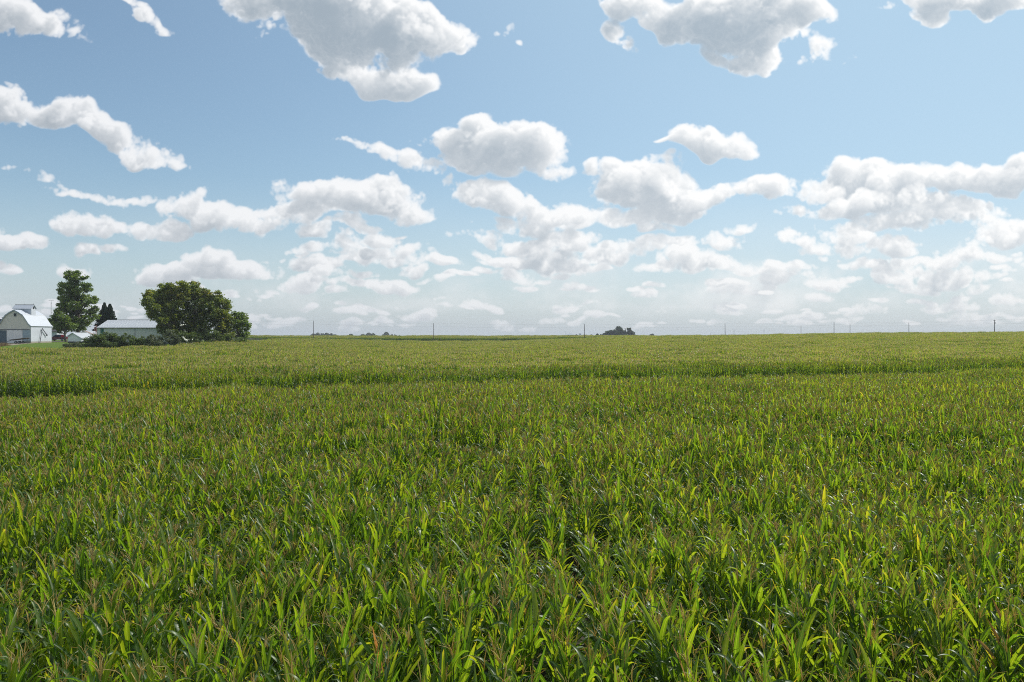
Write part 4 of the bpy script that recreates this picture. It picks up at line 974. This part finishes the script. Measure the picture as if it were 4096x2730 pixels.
for k, (px, ty, w, lab) in enumerate([(1252, 1336, 18, 'dark skyline tree just behind the leftmost utility pole'), (1270, 1334, 20, 'second skyline tree to the right of the leftmost pole'), (1289, 1335, 18, 'middle skyline tree of the clump by the leftmost pole'), (1306, 1332, 20, 'taller skyline tree in the clump by the leftmost pole'), (1322, 1335, 16, 'last big skyline tree of the clump by the leftmost pole'),
 (1341, 1339, 15, 'small lone skyline tree right of the first clump'), (1402, 1340, 22, 'low flat skyline tree between two clumps'), (1452, 1338, 20, 'low left tree of the second skyline clump'), (1475, 1335, 22, 'left of the two tall trees in the second skyline clump'), (1495, 1336, 22, 'right tall tree of the second skyline clump'),
 (1543, 1330, 22, 'upright block shaped skyline tree before the second pole'), (1566, 1339, 14, 'small skyline tree right beside the block shaped one'), (1582, 1340, 14, 'lower skyline tree second from the block shaped one'), (1597, 1342, 10, 'tiniest skyline tree trailing off towards the second pole'),
 (2606, 1337, 16, 'lone small skyline tree right of the grove')]):
    far_tree(lab, px, ty, w, 1720+rnd.uniform(-25, 25), 60+k)

# ------------------------------------------------------------------ utility poles and wires
M_pole = paint('pole_wood', (.10, .075, .065), .9, .2, 2, stretch=(1, 1, .2)); M_wire = paint('wire', (.10, .10, .11), .6); M_ins = paint('insulator', (.45, .46, .48), .3); M_can = paint('transformer_grey', (.30, .31, .32), .5)
def utility_pole(label, px, top_y, Y, group, H=None, lean=0., arm=False, can=False, arm_dir=0.):
    X = at(px, Y); z0 = g1(X, Y); H = zat(top_y, Y)-z0
    t = thing('utility_pole', label, 'utility pole', (X, Y, z0), 0, group); t.rotation_euler = (0, lean, arm_dir)
    MB().tube([(0, 0, -.5), (0, 0, H*.5), (0, 0, H-.25)], [.20, .17, .135], 8).obj('pole', M_pole, t)
    MB().tube([(0, 0, H-.25), (0, 0, H)], [.05, .07], 6).obj('insulator', M_ins, t)
    MB().tube([(.2, 0, H-2.0), (.3, 0, H-2.0)], [.06, .08], 6).obj('insulator', M_ins, t)
    if arm:
        MB().box(-.8, -.05, H-.70, .8, .05, H-.6).obj('crossarm', M_pole, t)
        for x in (-.7, .7): MB().tube([(x, 0, H-.6), (x, 0, H-.38)], [.04, .06], 6).obj('insulator', M_ins, t)
    if can: MB().lathe([(.0, H-2.3), (.17, H-2.3), (.19, H-2.2), (.19, H-1.6), (.15, H-1.5), (0, H-1.48)], 12, (.34, 0, 0)).obj('transformer', M_can, t)
    return Vector((X, Y, z0+H)), Vector((X, Y, z0+H-2.0))
gA, gB = 'utility poles along the cross road', 'utility poles of the line running away on the right'
rowA = [utility_pole('pole left of centre standing before the left skyline trees', 1254, 1283, 505, gA, arm=False),
        utility_pole('pole between the left skyline trees and the distant farmstead', 1735, 1293, 505, gA, lean=-.006),
        utility_pole('thick pole just right of the distant farmstead roofs', 2338, 1296, 505, gA),
        utility_pole('slightly leaning tall pole right of the skyline grove', 2901, 1293, 512, gA, lean=-.018),
        utility_pole('tall pole with a shorter one close on its right', 3336, 1288, 512, gA)]
rowB = [utility_pole('nearest pole with crossarm at the far right of the skyline', 3978, 1279, 437, gB, arm=True, can=True, arm_dir=.15),
        utility_pole('second pole from the right end of the skyline', 3636, 1291, 531, gB, lean=-.012),
        utility_pole('shorter pole close to the right of a taller one', 3400, 1294, 624, gB),
        utility_pole('pole halfway between two taller poles on the right', 3204, 1302, 730, gB),
        utility_pole('short distant pole fourth from the vanishing end', 3056, 1315, 837, gB),
        utility_pole('small distant pole beside the leaning tall pole', 2936, 1319, 950, gB),
        utility_pole('smallest farthest pole just left of the leaning tall pole', 2843, 1331, 1062, gB)]
def wire(a, b, sag, r=.018): return [tuple(a.lerp(b, k/12)-Vector((0, 0, sag*4*(k/12)*(1-k/12)))) for k in range(13)]
def line(pts, sag, name, label):
    m = MB(); P = []
    for a, b in zip(pts[:-1], pts[1:]): P += wire(a, b, sag)[:-1]
    P.append(tuple(pts[-1])); m.tube(P, .016, 4)
    o = m.obj(name, M_wire); o['label'] = label; o['category'] = 'wire'
Aext = [(p[0]-Vector((85, 0, -.3)), p[1]-Vector((85, 0, -.3))) for p in rowA[:1]]+rowA+[(p[0]+Vector((95, 5, 1.)), p[1]+Vector((95, 5, 1.))) for p in rowA[-1:]]
line([p[0] for p in Aext], .7, 'overhead_wire', 'upper thin wire strung along the cross road poles'); line([p[1] for p in Aext], .8, 'overhead_wire', 'lower thin wire strung along the cross road poles')
Bext = [(p[0]+Vector((2, -95, .6)), p[1]+Vector((2, -95, .6))) for p in rowB[:1]]+rowB
line([p[0] for p in Bext], .8, 'overhead_wire', 'upper thin wire of the line running away on the right'); line([p[1] for p in Bext], .9, 'overhead_wire', 'lower thin wire of the line running away on the right')

# ------------------------------------------------------------------ distant farmstead
FY = 1100.0
def fz(x): return g1(at(x, FY), FY)
X = at(2267, FY); z = fz(2267); k = FY/F_PX
f = thing('farm_building', 'far grey barn with a light hipped roof on the skyline', 'barn', (X, FY, z)); W_ = 31*k; hz_ = zat(1333, FY)-z; he = zat(1341, FY)-z
MB().box(0, 0, 0, W_, 12, he).obj('wall', paint('far_grey_wall', (.16, .17, .19), .8), f)
MB().add([(-.4, -.4, he), (W_+.4, -.4, he), (W_+.4, 12.4, he), (-.4, 12.4, he), (W_*.42, 4, hz_), (W_*.58, 4, hz_), (W_*.58, 8, hz_), (W_*.42, 8, hz_)], [(0,1,5,4),(1,2,6,5),(2,3,7,6),(3,0,4,7),(4,5,6,7),(3,2,1,0)]).obj('roof', M_galv, f)
MB().box(W_*.42, -.06, 0, W_*.6, 0, he*.8).obj('door', M_roofw, f)
X = at(2297, FY-20); z = fz(2297); f = thing('farm_building', 'lower far gabled shed right of the hipped barn', 'shed', (X, FY-20, z)); W_ = 19*k; a, b = zat(1339, FY)-z, zat(1345, FY)-z
MB().prism([(0, 0), (W_, 0), (W_, b), (W_/2, a), (0, b)], 0, 12).obj('wall', paint('far_brown_wall', (.12, .11, .11), .8), f)
MB().slab([(W_/2, a), (W_+.4, b-.1)], .15, -.3, 12.3).obj('roof', M_darkroof, f); MB().slab([(-.4, b-.1), (W_/2, a)], .15, -.3, 12.3).obj('roof', M_darkroof, f)
X = at(2322, FY); z = fz(2322); f = thing('grain_bin', 'far round white grain bin with a domed top', 'grain bin', (X, FY, z)); a, b = zat(1341, FY)-z, zat(1345, FY)-z
MB().lathe([(2.6, 0), (2.6, b)], 20).obj('wall', M_galv, f, True); MB().lathe([(2.75, b), (1.6, b+(a-b)*.6), (.4, a), (.02, a)], 20).obj('roof', M_roofw, f, True)
X = at(2320, FY+14); z = fz(2320); f = thing('elevator_head', 'far grey boxy elevator head above the white grain bin', 'elevator', (X, FY+14, z)); a, b = zat(1334, FY)-z, zat(1340, FY)-z
for sx in (-1.1, 1.1):
    for sy in (-1.1, 1.1): MB().box(sx-.1, sy-.1, 0, sx+.1, sy+.1, b).obj('leg', M_steel, f)
MB().box(-1.5, -1.5, b, 1.5, 1.5, a-.4).obj('tank', M_galv, f); MB().add([(-1.7, -1.7, a-.4), (1.7, -1.7, a-.4), (1.7, 1.7, a-.4), (-1.7, 1.7, a-.4), (0, 0, a+.5)], [(0,1,4),(1,2,4),(2,3,4),(3,0,4),(3,2,1,0)]).obj('roof', M_galv, f)
X = at(2263, FY); z = fz(2263); f = thing('radio_mast', 'very thin mast left of the far hipped barn', 'mast', (X, FY, z))
MB().tube([(0, 0, 0), (0, 0, zat(1326, FY)-z)], [.16, .07], 6).obj('pole', M_steel, f); MB().tube([(-.8, 0, zat(1328, FY)-z), (.8, 0, zat(1328, FY)-z)], .05, 5).obj('antenna_rod', M_steel, f)

# ------------------------------------------------------------------ summer haze over the land
hz = MB().box(-5200, -5200, -2.5, 5200, 5200, 31.0)
m = bpy.data.materials.new('haze_air'); m.use_nodes = True; nt = m.node_tree; nt.nodes.clear()
pv = nt.nodes.new('ShaderNodeVolumePrincipled'); pv.inputs['Color'].default_value = (.86, .92, 1.0, 1); pv.inputs['Density'].default_value = HAZE
nt.links.new(pv.outputs[0], nt.nodes.new('ShaderNodeOutputMaterial').inputs['Volume'])
if HAZE: kind(hz.obj('haze', m), 'stuff')
